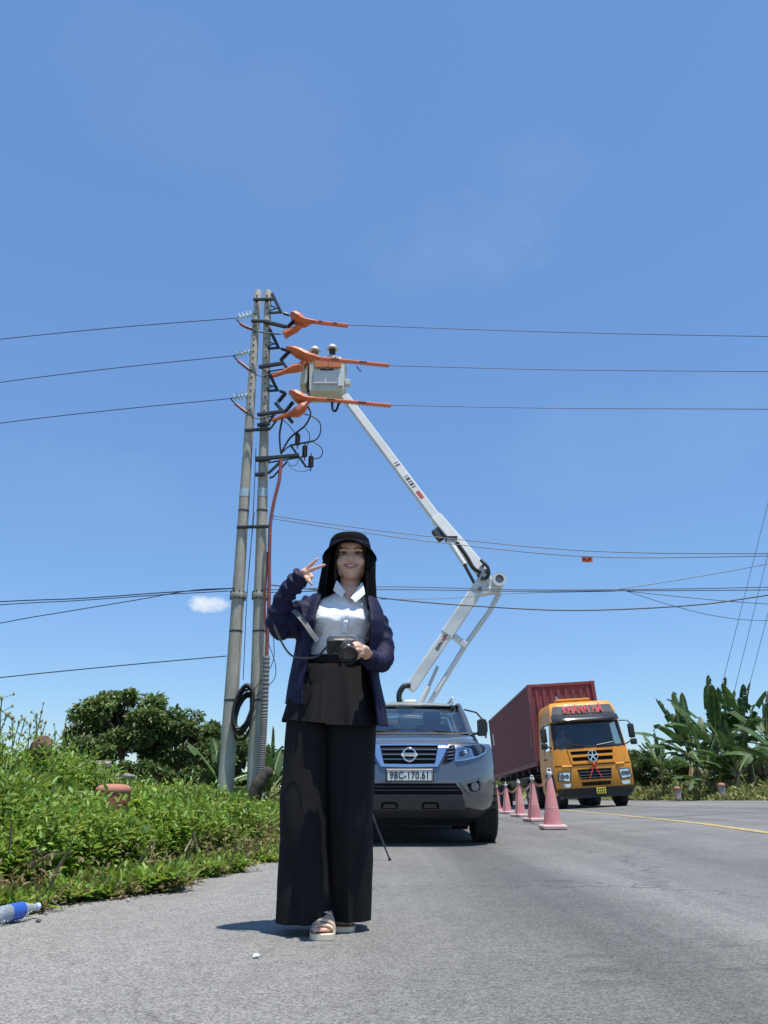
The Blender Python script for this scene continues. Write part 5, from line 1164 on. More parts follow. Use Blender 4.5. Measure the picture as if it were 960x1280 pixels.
# ================================================================ TRAFFIC CONES
M['cone_pink'] = mat('faded_cone', (.54, .215, .215), .7, var=.1, scale=5, dirt=(.50, .30, .28), dirt_amt=.4, dirt_scale=6)
M['cone_base'] = mat('cone_base', (.60, .42, .40), .8, var=.12, dirt=(.40, .32, .29), dirt_amt=.4)
M['tape_orange'] = mat('tape_orange', (.62, .20, .09), .6, var=.15)
cone = None; tops = []
ords = ['nearest and largest pink traffic cone, beside the pickup', 'second nearest pink traffic cone in the roped row', 'third nearest pink traffic cone in the roped row', 'fourth pink traffic cone, partly behind pickup flank', 'farthest pink traffic cone, mostly hidden by the pickup']
for i, (px, py, lab) in enumerate(((691.5, 1037, ''), (668.5, 1027, ''), (650.5, 1021, ''), (634, 1017, ''), (622, 1014.5, ''))):
    q = GR(px, py)
    if cone is None:
        cone = thing('traffic_cone', ords[0], 'traffic cone', q, group='pink traffic cones roped in a row')
        MB().lathe([(.135, .07), (.13, .09), (.038, .70), (.03, .72)], n=20).build('cone_body', M['cone_pink'], cone, 50)
        MB().box((0, 0, .035), (.36, .36, .07), None, .02).build('base', M['cone_base'], cone)
        MB().lathe([(.026, .70), (.026, .75), (.045, .76), (.045, .79), (.02, .80)], n=12).build('top_knob', M['white_print'], cone, 50)
        MB().tube([(.03*math.cos(a*math.pi/6), 0, .815+.03*math.sin(a*math.pi/6)) for a in range(13)], .008, 5).build('rope_ring', M['white_print'], cone, 60)
        MB().lathe([(.1, .30), (.098, .31)], n=20).build('seam_ring', M['cone_base'], cone, 50)
    else: dup(cone, q, (0, 0, .3*i), ords[i])
    tops.append(q+Vector((0, 0, .76)))
for i in range(4):
    a, b = tops[i], tops[i+1]; pts = catenary(a, b, .13+.03*i, 14); mb = MB(); rings = []
    for k, p in enumerate(pts):
        tw = k*.45; o = Vector((math.sin(tw)*.012, 0, .035+.01*math.cos(tw))); rings.append([p+o, p-o])
    mb.loft(rings, closed=False)
    single(mb, 'barrier_tape', M['tape_orange'], 'orange tape strung between the '+['nearest and second', 'second and third', 'third and fourth', 'fourth and farthest'][i]+' pink cones', 'barrier tape', a, group='orange barrier tapes')
# rope on the road at the near cone's foot
q = [G(676, 1031), G(662, 1027), G(683, 1038)]
# ================================================================ SMALL THINGS ON THE ROAD
def bottle():
    a = G(-18, 1160); b = G(46, 1148); d = (b-a); L_ = d.length; d = d.normalized(); r = .034
    t = thing('plastic_bottle', 'empty clear plastic bottle with blue label lying at the road edge', 'bottle', a)
    c0 = Vector((0, 0, r+.004)); d2 = d+Vector((0, 0, .04)); d2.normalize()
    prof = [(.012, 0), (.03, .004), (r, .015), (r, .05), (.031, .055), (r, .06), (r, L_*.64), (.030, L_*.70), (.018, L_*.82), (.0135, L_*.87), (.0135, L_*.95)]
    m = bpy.data.materials.new('clear_plastic'); m.use_nodes = True; nb = m.node_tree.nodes['Principled BSDF']; nb.inputs['Base Color'].default_value = (.85, .92, .97, 1); nb.inputs['Roughness'].default_value = .12; nb.inputs['Transmission Weight'].default_value = .75; nb.inputs['IOR'].default_value = 1.15
    MB().lathe(prof, c0, d2, 22, caps=True).build('bottle_body', m, t, 40)
    MB().lathe([(r+.001, L_*.40), (r+.0015, L_*.41), (r+.0015, L_*.64), (r+.001, L_*.65)], c0, d2, 22, caps=False).build('label_sleeve', mat('label_sleeve_blue', (.03, .10, .42), .35, var=.2, scale=30), t, 40)
    MB().lathe([(.0155, L_*.94), (.0155, L_*1.0), (.013, L_*1.005)], c0, d2, 16).build('cap', mat('cap_pale', (.5, .6, .75), .4), t, 40)
bottle()
q = G(320, 1198)
single(lumpy(q+Vector((0, 0, .008)), (.012, .009, .007), .15, 9, 10, 7), 'crumpled_paper', M['white_print'], 'tiny crumpled white scrap on the road before the woman', 'litter', q, smooth=30)
for i, (px, py) in enumerate(((48, 1153), (355, 1119), (176, 1118), (160, 1127))):
    q = G(px, py); single(lumpy(q+Vector((0, 0, .006)), (.012, .010, .008), .15, 30+i, 9, 6), 'pebble', mat('pebble', (.12, .11, .10) if i % 2 == 0 else (.35, .33, .3), .9), ['dark pebble just right of the plastic bottle', 'pebble at the weed edge nearest the woman', 'upper pebble of two by the weeds near marker post', 'lower pebble of two by the weeds near marker post'][i], 'pebble', q, smooth=40)
# thin black tripod standing behind the woman
foot = G(487, 1076); hd = P(452, 985, foot.y+.25)
tp = thing('tripod', 'thin black tripod behind the woman, one leg showing beside the pickup', 'tripod', (hd.x, hd.y, 0))
for k in range(3):
    f = foot if k == 0 else Vector((hd.x-.18 if k == 1 else hd.x+.02, hd.y+(.0 if k == 1 else .3), 0))
    f = Vector((f.x, f.y, .012)); lg = MB().tube([hd, hd.lerp(f, .5), hd.lerp(f, .51), f], [.011, .011, .008, .007], 8).build('leg', M['black_plastic'], tp, 50, world=True)
    MB().ell(f, (.014, .014, .012), 8, 5).build('rubber_foot', M['rubber'], lg, 60, world=True)
MB().lathe([(.02, -.04), (.024, 0), (.024, .05), (.014, .06), (.014, .16)], (0, 0, hd.z), n=12).build('head', M['black_plastic'], tp, 40)
# ================================================================ PEOPLE
M['skin'] = mat('skin', (.68, .40, .285), .5, var=.10, scale=45, spec=.4)
M['skin_b'] = mat('skin_tanned', (.30, .165, .11), .55, var=.08, scale=20)
M['hair'] = mat('hair', (.012, .010, .009), .45, var=.3, scale=60, stretch=(1, 1, .1))
M['lips'] = mat('lips', (.42, .155, .125), .45)
M['teeth'] = mat('teeth', (.66, .63, .57), .25)
M['eye_white'] = mat('eye_white', (.42, .38, .35), .25)
M['iris'] = mat('iris', (.012, .008, .006), .15)
M['black_cloth'] = mat('black_cloth', (.0092, .0088, .0098), .85, var=.18, scale=18, bump=.12, bscale=500, spec=.25)
M['black_cloth2'] = mat('black_hat_cloth', (.0025, .0025, .003), .9, var=.15, bump=.1, bscale=400, spec=.12)
M['navy'] = mat('navy_cloth', (.0105, .0108, .040), .68, var=.2, scale=14, bump=.22, bscale=70, spec=.25)
M['white_cloth'] = mat('white_cloth', (.84, .85, .87), .75, var=.03, scale=10, bump=.30, bscale=22)
M['cream'] = mat('cream_leather', (.66, .58, .44), .5, var=.08)
YW = 3.42
def W(px, py, dy=0.): return P(px, py, YW+dy)
base_w = Vector((W(405, 1160).x, YW, 0))
woman = thing('person', 'woman in black wide trousers, navy jacket and black sun hat making a V sign', 'person', base_w)
def wb(mb, name, m, par=None, sm=60, label=None): return mb.build(name, M[m], par or woman, sm, world=True, label=label)
def wrem(mb, name, m, voxel, it, par=None):
    me = remesh(mb, voxel, it); off = rootloc(par or woman)
    me.transform(Matrix.Translation(-off)); me.name = name; me.materials.append(M[m]); return link(name, me, par or woman)
# ---- key points
HC = W(439.5, 701); SR = W(396, 761, .02); SL = W(470, 765, .02); pel = W(411, 852); chest = W(424, 785)
ELR = W(352, 779, -.05); WRR = W(376, 721, -.13)
ELL = W(479, 824, -.03); WRL = W(459, 819, -.20)
# ---- body: one continuous skin
b = MB()
def E(c, r, rot=None): b.ell(c, r, 18, 12, rot)
hx, hy, hz = HC
def H(x, y, z): return Vector((hx+x, hy+y, hz+z))
E(H(0, .02, .028), (.074, .092, .088)); E(H(0, -.02, -.02), (.071, .066, .075)); E(H(0, -.040, -.065), (.043, .040, .042)); E(H(0, -.058, -.085), (.022, .022, .018)); E(H(0, -.026, -.052), (.054, .056, .056))
for s in (-1, 1):
    E(H(s*.043, -.050, -.024), (.026, .029, .026)); E(H(s*.046, -.008, -.048), (.020, .042, .034)); E(H(s*.071, .018, -.005), (.008, .018, .030)); E(H(s*.030, -.070, .030), (.030, .014, .009))
    E(H(s*.012, -.086, -.024), (.009, .011, .008))
E(H(0, -.060, .052), (.052, .028, .032))
b.tube([H(0, -.072, .022), H(0, -.085, .0), H(0, -.097, -.020), H(0, -.086, -.029)], [.008, .0095, .0125, .008], 10)
E(H(0, -.072, -.046), (.028, .018, .022))
b.tube([H(0, .02, -.04), H(-.004, .02, -.10), H(-.008, .03, -.16)], [.052, .050, .062], 14)
# trunk
def tor(c, rx, ry, n=20): return [c+Vector((rx*math.cos(2*math.pi*k/n), ry*math.sin(2*math.pi*k/n), 0)) for k in range(n)]
b.loft([tor(W(434, 741, .03), .06, .045), tor(W(431, 752, .035), .12, .05), tor(W(427, 772, .02), .118, .07), tor(W(424, 795, .02), .105, .068), tor(W(419, 825, .02), .10, .066), tor(W(412, 855, .01), .12, .075), tor(W(411, 885, .01), .125, .078)], True, True, True)
for s, hipx, kx, ax_ in ((-1, 388, 383, 392), (1, 434, 436, 432)):
    b.tube([W(hipx, 885, .01), W((hipx+kx)/2, 960, .0), W(kx, 1030, .0), W((kx+ax_)/2, 1090, .02), W(ax_, 1148, .02)], [.062, .062, .050, .046, .034], 14)
# arms
b.tube([SR, SR.lerp(ELR, .5), ELR], [.046, .042, .034], 12); b.tube([ELR, W(352, 768, -.075), W(357, 745, -.10), WRR], [.034, .034, .030, .024], 12)
SL = W(466, 768, .02); b.tube([SL, W(476, 795, .0), W(479, 817, -.03)], [.034, .034, .030], 12); b.tube([W(479, 817, -.03), W(475, 825.5, -.08), W(467, 825.5, -.15), WRL], [.030, .030, .028, .024], 12)
# right hand: V sign, palm to the viewer
b.tube([WRR, W(378.5, 718, -.135), W(381, 715.5, -.14), W(383.5, 714, -.145)], [.024, .028, .031, .026], 12, flat=.55)
fing = [([(381.8, 712.5, -.142), (386.5, 708, -.15), (391.5, 703.5, -.155), (396.5, 698.8, -.158)], [.0105, .0098, .0090, .0074]),
        ([(384.5, 714.5, -.145), (391, 711.5, -.156), (398, 709, -.162), (405.5, 706.2, -.165)], [.0106, .0100, .0092, .0076]),
        ([(385, 717, -.14), (389, 718.5, -.158), (390.5, 721.5, -.168), (387, 722.5, -.166)], [.0100, .0096, .0088, .0074]),
        ([(383.5, 719.5, -.135), (387, 722, -.155), (388.5, 725, -.165), (385.5, 725.5, -.163)], [.0084, .0080, .0074, .0062]),
        ([(379.5, 719.5, -.14), (383.5, 724, -.16), (387, 727, -.172), (389.5, 730.5, -.175)], [.0115, .0105, .0092, .0072])]
for pts, r in fing: b.tube([W(*p) for p in pts], r, 9); E(W(*pts[-1]), (r[-1],)*3)
# left hand round the lens
b.tube([WRL, W(456, 815.5, -.225), W(453.5, 812, -.245), W(451, 809.5, -.26)], [.026, .029, .032, .026], 12, flat=.6)
handL = [([(452, 808, -.26), (448.5, 804.5, -.285), (444.5, 803.5, -.30), (440, 805, -.305)], [.0095, .009, .0084, .007]),
         ([(452.5, 811, -.26), (449.5, 808, -.292), (445.8, 807.3, -.312), (441.5, 809, -.315)], [.0095, .009, .0084, .007]),
         ([(453.5, 814, -.255), (451, 813, -.29), (447, 812.5, -.315), (443, 814, -.32)], [.0092, .0088, .008, .0068]),
         ([(454.5, 817, -.25), (452.5, 817.5, -.28), (449.5, 818, -.30), (446, 819.5, -.305)], [.0085, .008, .0074, .0062]),
         ([(453, 817, -.235), (444, 823, -.235), (434, 823, -.235), (427, 818, -.24)], [.012, .011, .0098, .008])]
for pts, r in handL: b.tube([W(*p) for p in pts], r, 9); E(W(*pts[-1]), (r[-1],)*3)
# two fingertips of the hidden grip under the camera body
# feet
def foot(toe, heel, side):
    toe = Vector(toe); heel = Vector(heel); d = (toe-heel); d.z = 0; L_ = d.length; d = d.normalized(); s = Vector((-d.y, d.x, 0))*side
    z0 = .021
    def ring(f, wd, ht, ox=0): 
        c = heel+d*(f*L_)+s*ox; return [c+s*(wd*math.cos(a))+Vector((0, 0, z0+ht*.5+ht*.5*math.sin(a))) for a in [2*math.pi*k/14 for k in range(14)]]
    b.loft([ring(.0, .018, .03), ring(.06, .028, .06), ring(.25, .03, .085), ring(.45, .034, .065), ring(.65, .042, .042), ring(.80, .044, .03), ring(.86, .042, .024)], True, True, True)
    b.tube([heel+d*.06*L_*3+Vector((0, 0, .08)), heel+d*.15*L_+Vector((0, 0, .16))], [.034, .034], 10)
    for k, (o, ln, r) in enumerate(((.028, .99, .0115), (.009, 1.0, .0085), (-.008, .97, .008), (-.022, .93, .0078), (-.035, .88, .0072))):
        b.tube([heel+d*(.80*L_)+s*o+Vector((0, 0, z0+.012)), heel+d*((ln-.06)*L_)+s*o+Vector((0, 0, z0+.013)), heel+d*(ln*L_-.004)+s*o+Vector((0, 0, z0+.008))], [r, r, r*.8], 8)
    # sandal
    sole = MB(); pts = []
    for f, wa in ((-.04, .015), (0, .028), (.1, .034), (.3, .034), (.5, .037), (.7, .046), (.85, .050), (.97, .047), (1.05, .036), (1.08, .012)): pts.append((f, wa))
    outl = [heel+d*(f*L_)+s*wv for f, wv in pts]+[heel+d*(f*L_)-s*wv for f, wv in reversed(pts)]
    sole.loft([[Vector((q.x, q.y, z)) for q in outl] for z in (.002, .005, .018, .021)], True, True, True)
    t = thing('sandal_tmp', 'x', 'x'); bpy.data.objects.remove(t)
    sp = thing('sandal', '', '') if False else None
    so = wb(sole, 'sandal_sole', 'cream', sm=40)
    for f, hw_, ht, wd, sk in ((.88, .048, .042, .012, .0), (.70, .049, .058, .012, .03), (.74, .049, .055, .011, -.05), (.55, .044, .078, .013, .04), (.50, .043, .080, .012, -.03)):
        pts2 = []
        for i in range(11):
            a = math.pi*i/10; pts2.append((math.cos(a)*hw_, math.sin(a)))
        st = MB(); rings = []
        for x_, hh in pts2:
            c = heel+d*((f+sk*x_/hw_)*L_)+s*x_; z = .018+(ht-.014)*hh**.8; rings.append([c+d*wd*.5+Vector((0, 0, z)), c-d*wd*.5+Vector((0, 0, z)), c-d*wd*.5+Vector((0, 0, z+.004)), c+d*wd*.5+Vector((0, 0, z+.004))])
        st.loft(rings, True, True, True); wb(st, 'sandal_strap', 'cream', so, 40)
gt = G(402, 1175.5); foot((gt.x, gt.y, 0), (gt.x+.004, gt.y+.215, 0), -1)
g2 = G(429, 1165.5); foot((g2.x, g2.y, 0), (g2.x-.02, g2.y+.215, 0), 1)
body = wrem(b, 'body', 'skin', .0045, 6)
# ---- face details
def fz(x, z):   # rough face surface depth
    return hy-.078+.9*x*x*6-.0
for s in (-1, 1):
    e = MB().ell(H(s*.0335, -.0765, .012), (.0145, .008, .0048), 14, 8); eo = wb(e, 'eye', 'eye_white', body)
    wb(MB().ell(H(s*.0335-.001, -.0838, .0122), (.0065, .003, .0066), 12, 6), 'iris', 'iris', eo) if False else MB().ell(H(s*.0335, -.0838, .0122), (.0062, .003, .0052), 12, 6).build('iris', M['iris'], eo, 60, world=True)
    wb(MB().tube([H(s*.016, -.0825, .011), H(s*.026, -.087, .0160), H(s*.038, -.0855, .0168), H(s*.052, -.076, .013)], [.0015, .0028, .003, .0015], 6), 'upper_lash', 'hair', body)
    wb(MB().tube([H(s*.018, -.0825, .008), H(s*.032, -.0855, .0035), H(s*.050, -.076, .009)], [.0012, .0016, .0012], 5), 'lower_lash', 'hair', body)
    wb(MB().tube([H(s*.013, -.087, .031), H(s*.03, -.0875, .0375), H(s*.046, -.0785, .0365), H(s*.057, -.067, .030)], [.0020, .0030, .0026, .0012], 6, flat=.6), 'eyebrow', 'hair', body)
    wb(MB().ell(H(s*.0075, -.092, -.030), (.0035, .003, .0024), 8, 5), 'nostril', 'hair', body)
mw = [(-.033, -.0725, -.0395), (-.019, -.0865, -.0465), (0, -.0905, -.0490), (.019, -.0865, -.0465), (.033, -.0725, -.0395)]
wb(MB().tube(bez([H(x, y, z+.0055-.0055*abs(x)/.03) for x, y, z in mw], 4), [.0018]+[.0038]*15+[.0018], 8), 'upper_lip', 'lips', body)
wb(MB().tube(bez([H(x, y, z-.0105+.0105*(abs(x)/.03)**2) for x, y, z in mw], 4), [.0018]+[.0046]*15+[.0018], 8), 'lower_lip', 'lips', body)
wb(MB().tube(bez([H(x*.82, y+.0015, z-.002+.002*(abs(x)/.03)) for x, y, z in mw], 4), [.0012]+[.0046]*15+[.0012], 8, flat=.9), 'teeth', 'teeth', body)
hr = MB()
for (c, r) in ((H(0, .03, .045), (.077, .085, .080)),): hr.ell(c, r, 24, 14)
for s in (-1, 1): hr.tube([H(s*.050, -.058, .070), H(s*.069, -.030, .04), H(s*.076, .0, .0), H(s*.077, .02, -.06), H(s*.074, .04, -.13)], [.012, .014, .016, .018, .012], 10)
hr.tube([H(-.05, -.060, .072), H(0, -.080, .083), H(.05, -.060, .072)], [.012, .011, .012], 10)
hair = wrem(hr, 'hair', 'hair', .006, 3)
# ---- hat: crown, brim and long neck curtain
hc = Vector((W(437, 690).x, YW+.005, 0)); zb = 1.642
n = 40; ring = lambda rx, ry, z, dr=0., fr=0.: [Vector((hc.x+rx*math.cos(a), hc.y+.004+ry*math.sin(a), z-dr*abs(math.cos(a))**1.6+fr*max(0, -math.sin(a)))) for a in [2*math.pi*k/n for k in range(n)]]
cr = MB().loft([ring(.100, .106, zb-.012), ring(.098, .103, zb+.015), ring(.093, .097, zb+.034), ring(.080, .084, zb+.050), ring(.052, .057, zb+.059), ring(.012, .014, zb+.062)], True, False, True)
hat = wb(cr, 'hat', 'black_cloth2')
br = MB().loft([ring(.094, .10, zb-.004, .006), ring(.114, .128, zb-.010, .020, .004), ring(.131, .155, zb-.020, .040, .010), ring(.131, .156, zb-.025, .040, .010), ring(.112, .126, zb-.015, .020, .004), ring(.092, .098, zb-.010, .006)], True)
wb(br, 'brim', 'black_cloth2', hat)
wb(MB().loft([ring(.1015, .1075, zb-.006), ring(.1005, .106, zb+.008)], True), 'hat_band', 'navy', hat, label='glossy band round the hat crown')
cp = MB(); rings = []
for k in range(15):
    f = k/14; row = []
    for j in range(41):
        ph = R(lerp(-140, 140, j/40)); left = ph < 0
        zbot = 1.372 if left else 1.315
        zz = lerp(zb-.024-.03*abs(math.sin(ph)), zbot, f)
        a = lerp(.127, .135 if left else .128, f); bb = lerp(.120, .135, f)
        fold = .009*f*math.sin(ph*7+f*2)+.006*f*math.sin(ph*13+1+f)
        cx = hc.x+(-.014*f if left else 0.0)
        row.append(Vector((cx+(a+fold)*math.sin(ph), hc.y+.01+(bb+fold)*math.cos(ph), zz)))
    rings.append(row)
cp.loft(rings, closed=False); wb(cp, 'neck_curtain', 'black_cloth2', hat)
# ---- white shirt
sh = MB(); rings = []; NS = 56
prof = [(741, .052, .050, .046, 436), (746, .085, .062, .06, 434), (752, .128, .074, .065, 431), (762, .143, .094, .075, 428), (768, .145, .108, .08, 427.5), (773, .146, .118, .085, 427), (778, .145, .122, .088, 427), (782, .144, .124, .09, 426.5), (786, .141, .119, .09, 426), (790, .138, .112, .09, 426), (795, .135, .102, .09, 425.5), (800, .132, .094, .088, 425), (806, .131, .090, .087, 424), (812, .13, .088, .086, 423), (822, .133, .088, .085, 421), (828, .135, .088, .085, 420)]
for y, rx, fr, bk, cxp in prof:
    c = W(cxp, y, .012); row = []
    for k in range(NS):
        a = 2*math.pi*k/NS; sx_, cy_ = math.cos(a), math.sin(a)
        dep = (fr if cy_ < 0 else bk)
        bust = 0
        if cy_ < 0: bust = .020*math.exp(-((y-779)/9.0)**2)*(math.exp(-((sx_-.5)/.30)**2)+math.exp(-((sx_+.5)/.30)**2))
        wr = (.0045*math.sin(9*a+y*.35)+.004*math.sin(5*a-y*.5)+.003*math.sin(15*a+y*.2))*(1.25 if y > 785 else .6)-.006*math.exp(-((y-793-8*abs(sx_))/3.5)**2)
        q = abs(cy_)**.85*(1 if cy_ > 0 else -1)
        row.append(c+Vector((rx*sx_+wr*sx_, (dep+wr)*q-bust, 0)))
    rings.append(row)
sh.loft(rings, True); shirt = wb(sh, 'shirt', 'white_cloth')
def shirt_y(px, py):
    ys = [p_[0] for p_ in prof]; c = W(interp(py, [(p_[0], p_[4]) for p_ in prof]), py, .012); rx = interp(py, [(p_[0], p_[1]) for p_ in prof]); fr = interp(py, [(p_[0], p_[2]) for p_ in prof])
    x = (W(px, py).x-c.x)/rx; x = max(-.97, min(.97, x)); bust = .020*math.exp(-((py-779)/9.0)**2)*(math.exp(-((x-.5)/.30)**2)+math.exp(-((x+.5)/.30)**2))
    return c.y-fr*(1-x*x)**.425-bust
def on_shirt(px, py, off=.004): 
    y = shirt_y(px, py); return P(px, py, y-off)
pk = MB(); pk.loft([[on_shirt(lerp(436, 425, (y-750)/75)+dx, y, .004) for dx in (-2.4, 0, 2.4)] for y in (750, 756, 762, 768, 774, 780, 786, 792, 798, 806, 816, 826)], closed=False); wb(pk, 'placket', 'white_cloth', shirt)
for y in (754, 766, 778, 791, 805): wb(MB().ell(on_shirt(lerp(436, 425, (y-750)/75), y, .006), (.0055, .003, .0055), 10, 5), 'button', 'visor_beige', shirt)
for (pts, s) in (([(422, 726, -.045), (433, 741, -.085), (427.5, 747.5, -.10), (416.5, 738, -.075)], 0), ([(452, 728, -.045), (437, 749.5, -.092), (444.5, 753, -.105), (457, 742, -.078)], 1)):
    q = [W(x, y, d_) for x, y, d_ in pts]; mb = MB(); rows = []
    for i in range(6):
        f = i/5; a = q[0].lerp(q[1], f); c = q[3].lerp(q[2], f); mid = a.lerp(c, .5)+Vector((0, -.012, .006)); rows.append([a, a.lerp(c, .2)+Vector((0, -.010, .008)), mid, c])
    mb.loft(rows, closed=False); wb(mb, 'collar', 'white_cloth', shirt)
    nk = [W(x, y, d_+.05) for x, y, d_ in pts]
# neck opening: skin shows in the V
vv = MB(); tri = [W(424.5, 732, -.042), W(450, 733, -.042), W(444, 741, -.064), W(437, 752, -.086), W(430.5, 741, -.064)]
vv.add(tri+[W(437.5, 738, -.062)], [(0, 5, 4), (0, 1, 5), (1, 2, 5), (2, 3, 5), (3, 4, 5)]); wb(vv, 'neckline_skin', 'skin', body)
lg = MB()
for k in range(5):
    a = on_shirt(448.5+k*2.1, 764+k*.35, .004); lg.box(a, (.005, .002, .0035))
o = wb(lg, 'chest_print', 'navy', shirt); o['kind'] = 'stuff'
# ---- trousers
def leg(xo, xi, sgn, ph):
    rings = []; NL = 72
    for y in [862, 875, 890, 905, 925, 950, 975, 1000, 1025, 1050, 1075, 1100, 1120, 1138, 1151 if sgn < 0 else 1148]:
        o = interp(y, xo); i_ = interp(y, xi); yd = interp(y, [(862, .01), (1000, .0 if sgn < 0 else .03), (1156, .0 if sgn < 0 else .09)])
        A = W(o, y, yd); B = W(i_, y, yd); c = (A+B)/2; rx = abs(A.x-B.x)/2; f = (y-862)/294
        ry = lerp(.105, .128, f); row = []
        for k in range(NL):
            a = 2*math.pi*k/NL; ca, sa = math.cos(a), math.sin(a); p_ = 2.5
            rr = (abs(ca)**p_+abs(sa)**p_)**(-1/p_)
            fo = .010*f*math.sin(5*a+ph+f*1.2)+.007*f*math.sin(9*a-ph*2+f*2.5)+.006*math.sin(3*a+f*7+ph)*(.3+f*.7)+.004*math.sin(f*26+2.2*a+ph)*math.exp(-((f-.55)/.35)**2)
            kn = .034*math.exp(-((y-1018)/48)**2)*max(0, -sa)**2+.012*math.exp(-((y-930)/40)**2)*max(0, -sa)
            fo = fo*.75+kn+.006*math.sin(3.2*a*sgn+f*15+ph)*math.exp(-((f-.62)/.25)**2)-.007*math.exp(-(((f-.52)-.10*math.sin(2*a+ph))/.035)**2)-.006*math.exp(-(((f-.66)+.12*math.sin(1.5*a+ph))/.03)**2)
            edge_ = .012*math.exp(-((a-1.5*math.pi)/.07)**2)*(.4+.6*f)       # pressed crease down the front
            row.append(c+Vector(((rx*rr+fo*.5)*ca, (ry*rr*.9+fo+edge_)*sa, 0)))
        rings.append(row)
    mb = MB(); mb.loft(rings, True, True); mb.loft([[v+(Vector((c2.x, c2.y, v.z))-v)*.03 for v in rings[-1]] for c2 in [sum(rings[-1], Vector())/NL]]+[rings[-1]], True)
    return mb
L1 = leg([(862, 364), (905, 358), (1000, 352), (1100, 347.5), (1156, 345)], [(862, 412), (905, 411), (1000, 410), (1100, 414), (1156, 417)], -1, .4)
L2 = leg([(862, 462), (905, 470), (1000, 467), (1100, 464), (1156, 462)], [(862, 408), (905, 407), (1000, 406), (1100, 410.5), (1156, 414)], 1, 2.3)
tro = wb(L1, 'trousers', 'black_cloth'); wb(L2, 'trouser_leg', 'black_cloth', tro)
# ---- high waistband and peplum overskirt with a front slit
def pep(x0, x1, hem0, hem1, ph, nm):
    rows = []
    for k in range(13):
        f = k/12; row = []
        for j in range(33):
            u = j/32; hem = lerp(hem0, hem1, u); y = lerp(829, hem, f)
            xl = lerp(*[interp(f, q) for q in (x0, x1)], u); a = lerp(-1, 1, u)
            xx = W(xl, y).x; cxm = W(412, y).x; hw_ = lerp(.155, .225, f); s_ = max(-.995, min(.995, (xx-cxm)/hw_))
            dep = lerp(.098, .150, f**.9)*(1-abs(s_)**2.6)**.5
            fo = .011*f*math.sin(u*9+ph)+.006*f*math.sin(u*21+ph*2)
            row.append(P(xl, y, YW+.008-dep-fo))
        rows.append(row)
    mb = MB(); mb.loft(rows, closed=False); return mb
wb(pep([(0, 381), (.5, 364), (1, 352)], [(0, 410), (1, 409)], 899, 904, .6, 'l'), 'peplum', 'black_cloth', tro, label='left flared flap of black overskirt')
wb(pep([(0, 408.5), (1, 407)], [(0, 466), (.5, 469), (1, 472)], 905.5, 907, 2.0, 'r'), 'peplum', 'black_cloth', tro, label='right flared flap of black overskirt')
bk = MB(); rows = []
for k in range(9):
    f = k/8; y = lerp(829, 902, f); c = W(412, y, .01); hw_ = lerp(.145, .215, f); row = []
    for j in range(25):
        a = math.pi*j/24; row.append(c+Vector((hw_*math.cos(a), lerp(.09, .15, f)*math.sin(a)+.008*f*math.sin(9*a), 0)))
    rows.append(row)
bk.loft(rows, closed=False); wb(bk, 'peplum_back', 'black_cloth', tro)
wbnd = MB(); wbnd.loft([[W(419 if y < 835 else 418, y, .012)+Vector(((.139+o_)*math.cos(2*math.pi*k/40), (.094+o_)*math.sin(2*math.pi*k/40), 0)) for k in range(40)] for y, o_ in ((821.5, .0), (822, .005), (831, .006), (832, .0))], True); wb(wbnd, 'waistband', 'black_cloth', tro)
pkf = MB(); pkf.loft([[P(x, y, YW+.008-.100-.02*f_) for x, y, f_ in row] for row in (((386, 834, 0), (397, 834, .3), (407, 835, .4)), ((386, 845, .2), (396, 846, .7), (407, 847, .8)), ((388, 852, .3), (398, 856, .9), (407, 858, 1)))], closed=False); wb(pkf, 'pocket_flap', 'black_cloth', tro)
# ---- navy jacket: open torso shell and sleeves grown together
jk = MB()
lev = [(741, 404, 394, 458, 466, 0), (748, 399, 387, 460.5, 471, 1), (760, 393.5, 381, 463, 477, 2), (775, 391.5, 376, 464.5, 481, 3), (792, 391, 371.5, 464, 481, 4), (812, 387, 368.5, 462, 477, 5), (830, 383, 365, 463, 472, 6), (850, 379, 361, 466.5, 474, 7), (868, 378, 358, 469.5, 478, 8), (880, 378, 356.5, 471, 481, 9), (908, None, None, 473.5, 485, 10)]
rings = []
for y, a, b_, c_, d_, k in lev:
    yl = min(y, 880); 
    if a is None: a, b_ = 378, 355
    dep = interp(y, [(741, .052), (760, .095), (780, .135), (800, .115), (830, .105), (880, .125), (908, .13)])
    pts = [W(a, yl, -dep), W((a+b_)/2-1, yl, -dep*.72), W(b_, yl, -.01), W(lerp(b_, d_, .18), lerp(yl, y, .2), .085), W((b_+d_)/2, lerp(yl, y, .5), .125), W(lerp(b_, d_, .82), lerp(yl, y, .8), .085), W(d_, y, -.01), W((c_+d_)/2+1, y, -dep*.72), W(c_, y, -dep)]
    rings.append(bez(pts, 6))
nr = len(rings[0]); inner = []
for r_ in rings:
    c = sum(r_, Vector())/nr; inner.append([p_+(Vector((c.x, c.y, p_.z))-p_).normalized()*.012 for p_ in r_])
solid = [[*r_, *reversed(i_)] for r_, i_ in zip(rings, inner)]
jk.loft(solid, True, True, True)
def sleeve(path, rad, amp, ph, n=24):
    path = bez(path, 8); m = len(path); rr = []
    for i in range(m):
        f = i/(m-1)*(len(rad)-1); k = min(int(f), len(rad)-2); rr.append(lerp(rad[k], rad[k+1], f-k))
    t0 = len(jk.v); jk.tube(path, rr, n)
    for i in range(m):
        for k in range(n):
            idx = t0+i*n+k; v = Vector(jk.v[idx]); o_ = (v-path[i]).normalized(); a = 2*math.pi*k/n
            jk.v[idx] = tuple(v+o_*amp*(1.5-2.6*abs(math.sin(i*.62+1.1*math.sin(a+ph)))+.7*math.sin(i*1.5+a*2+ph)))
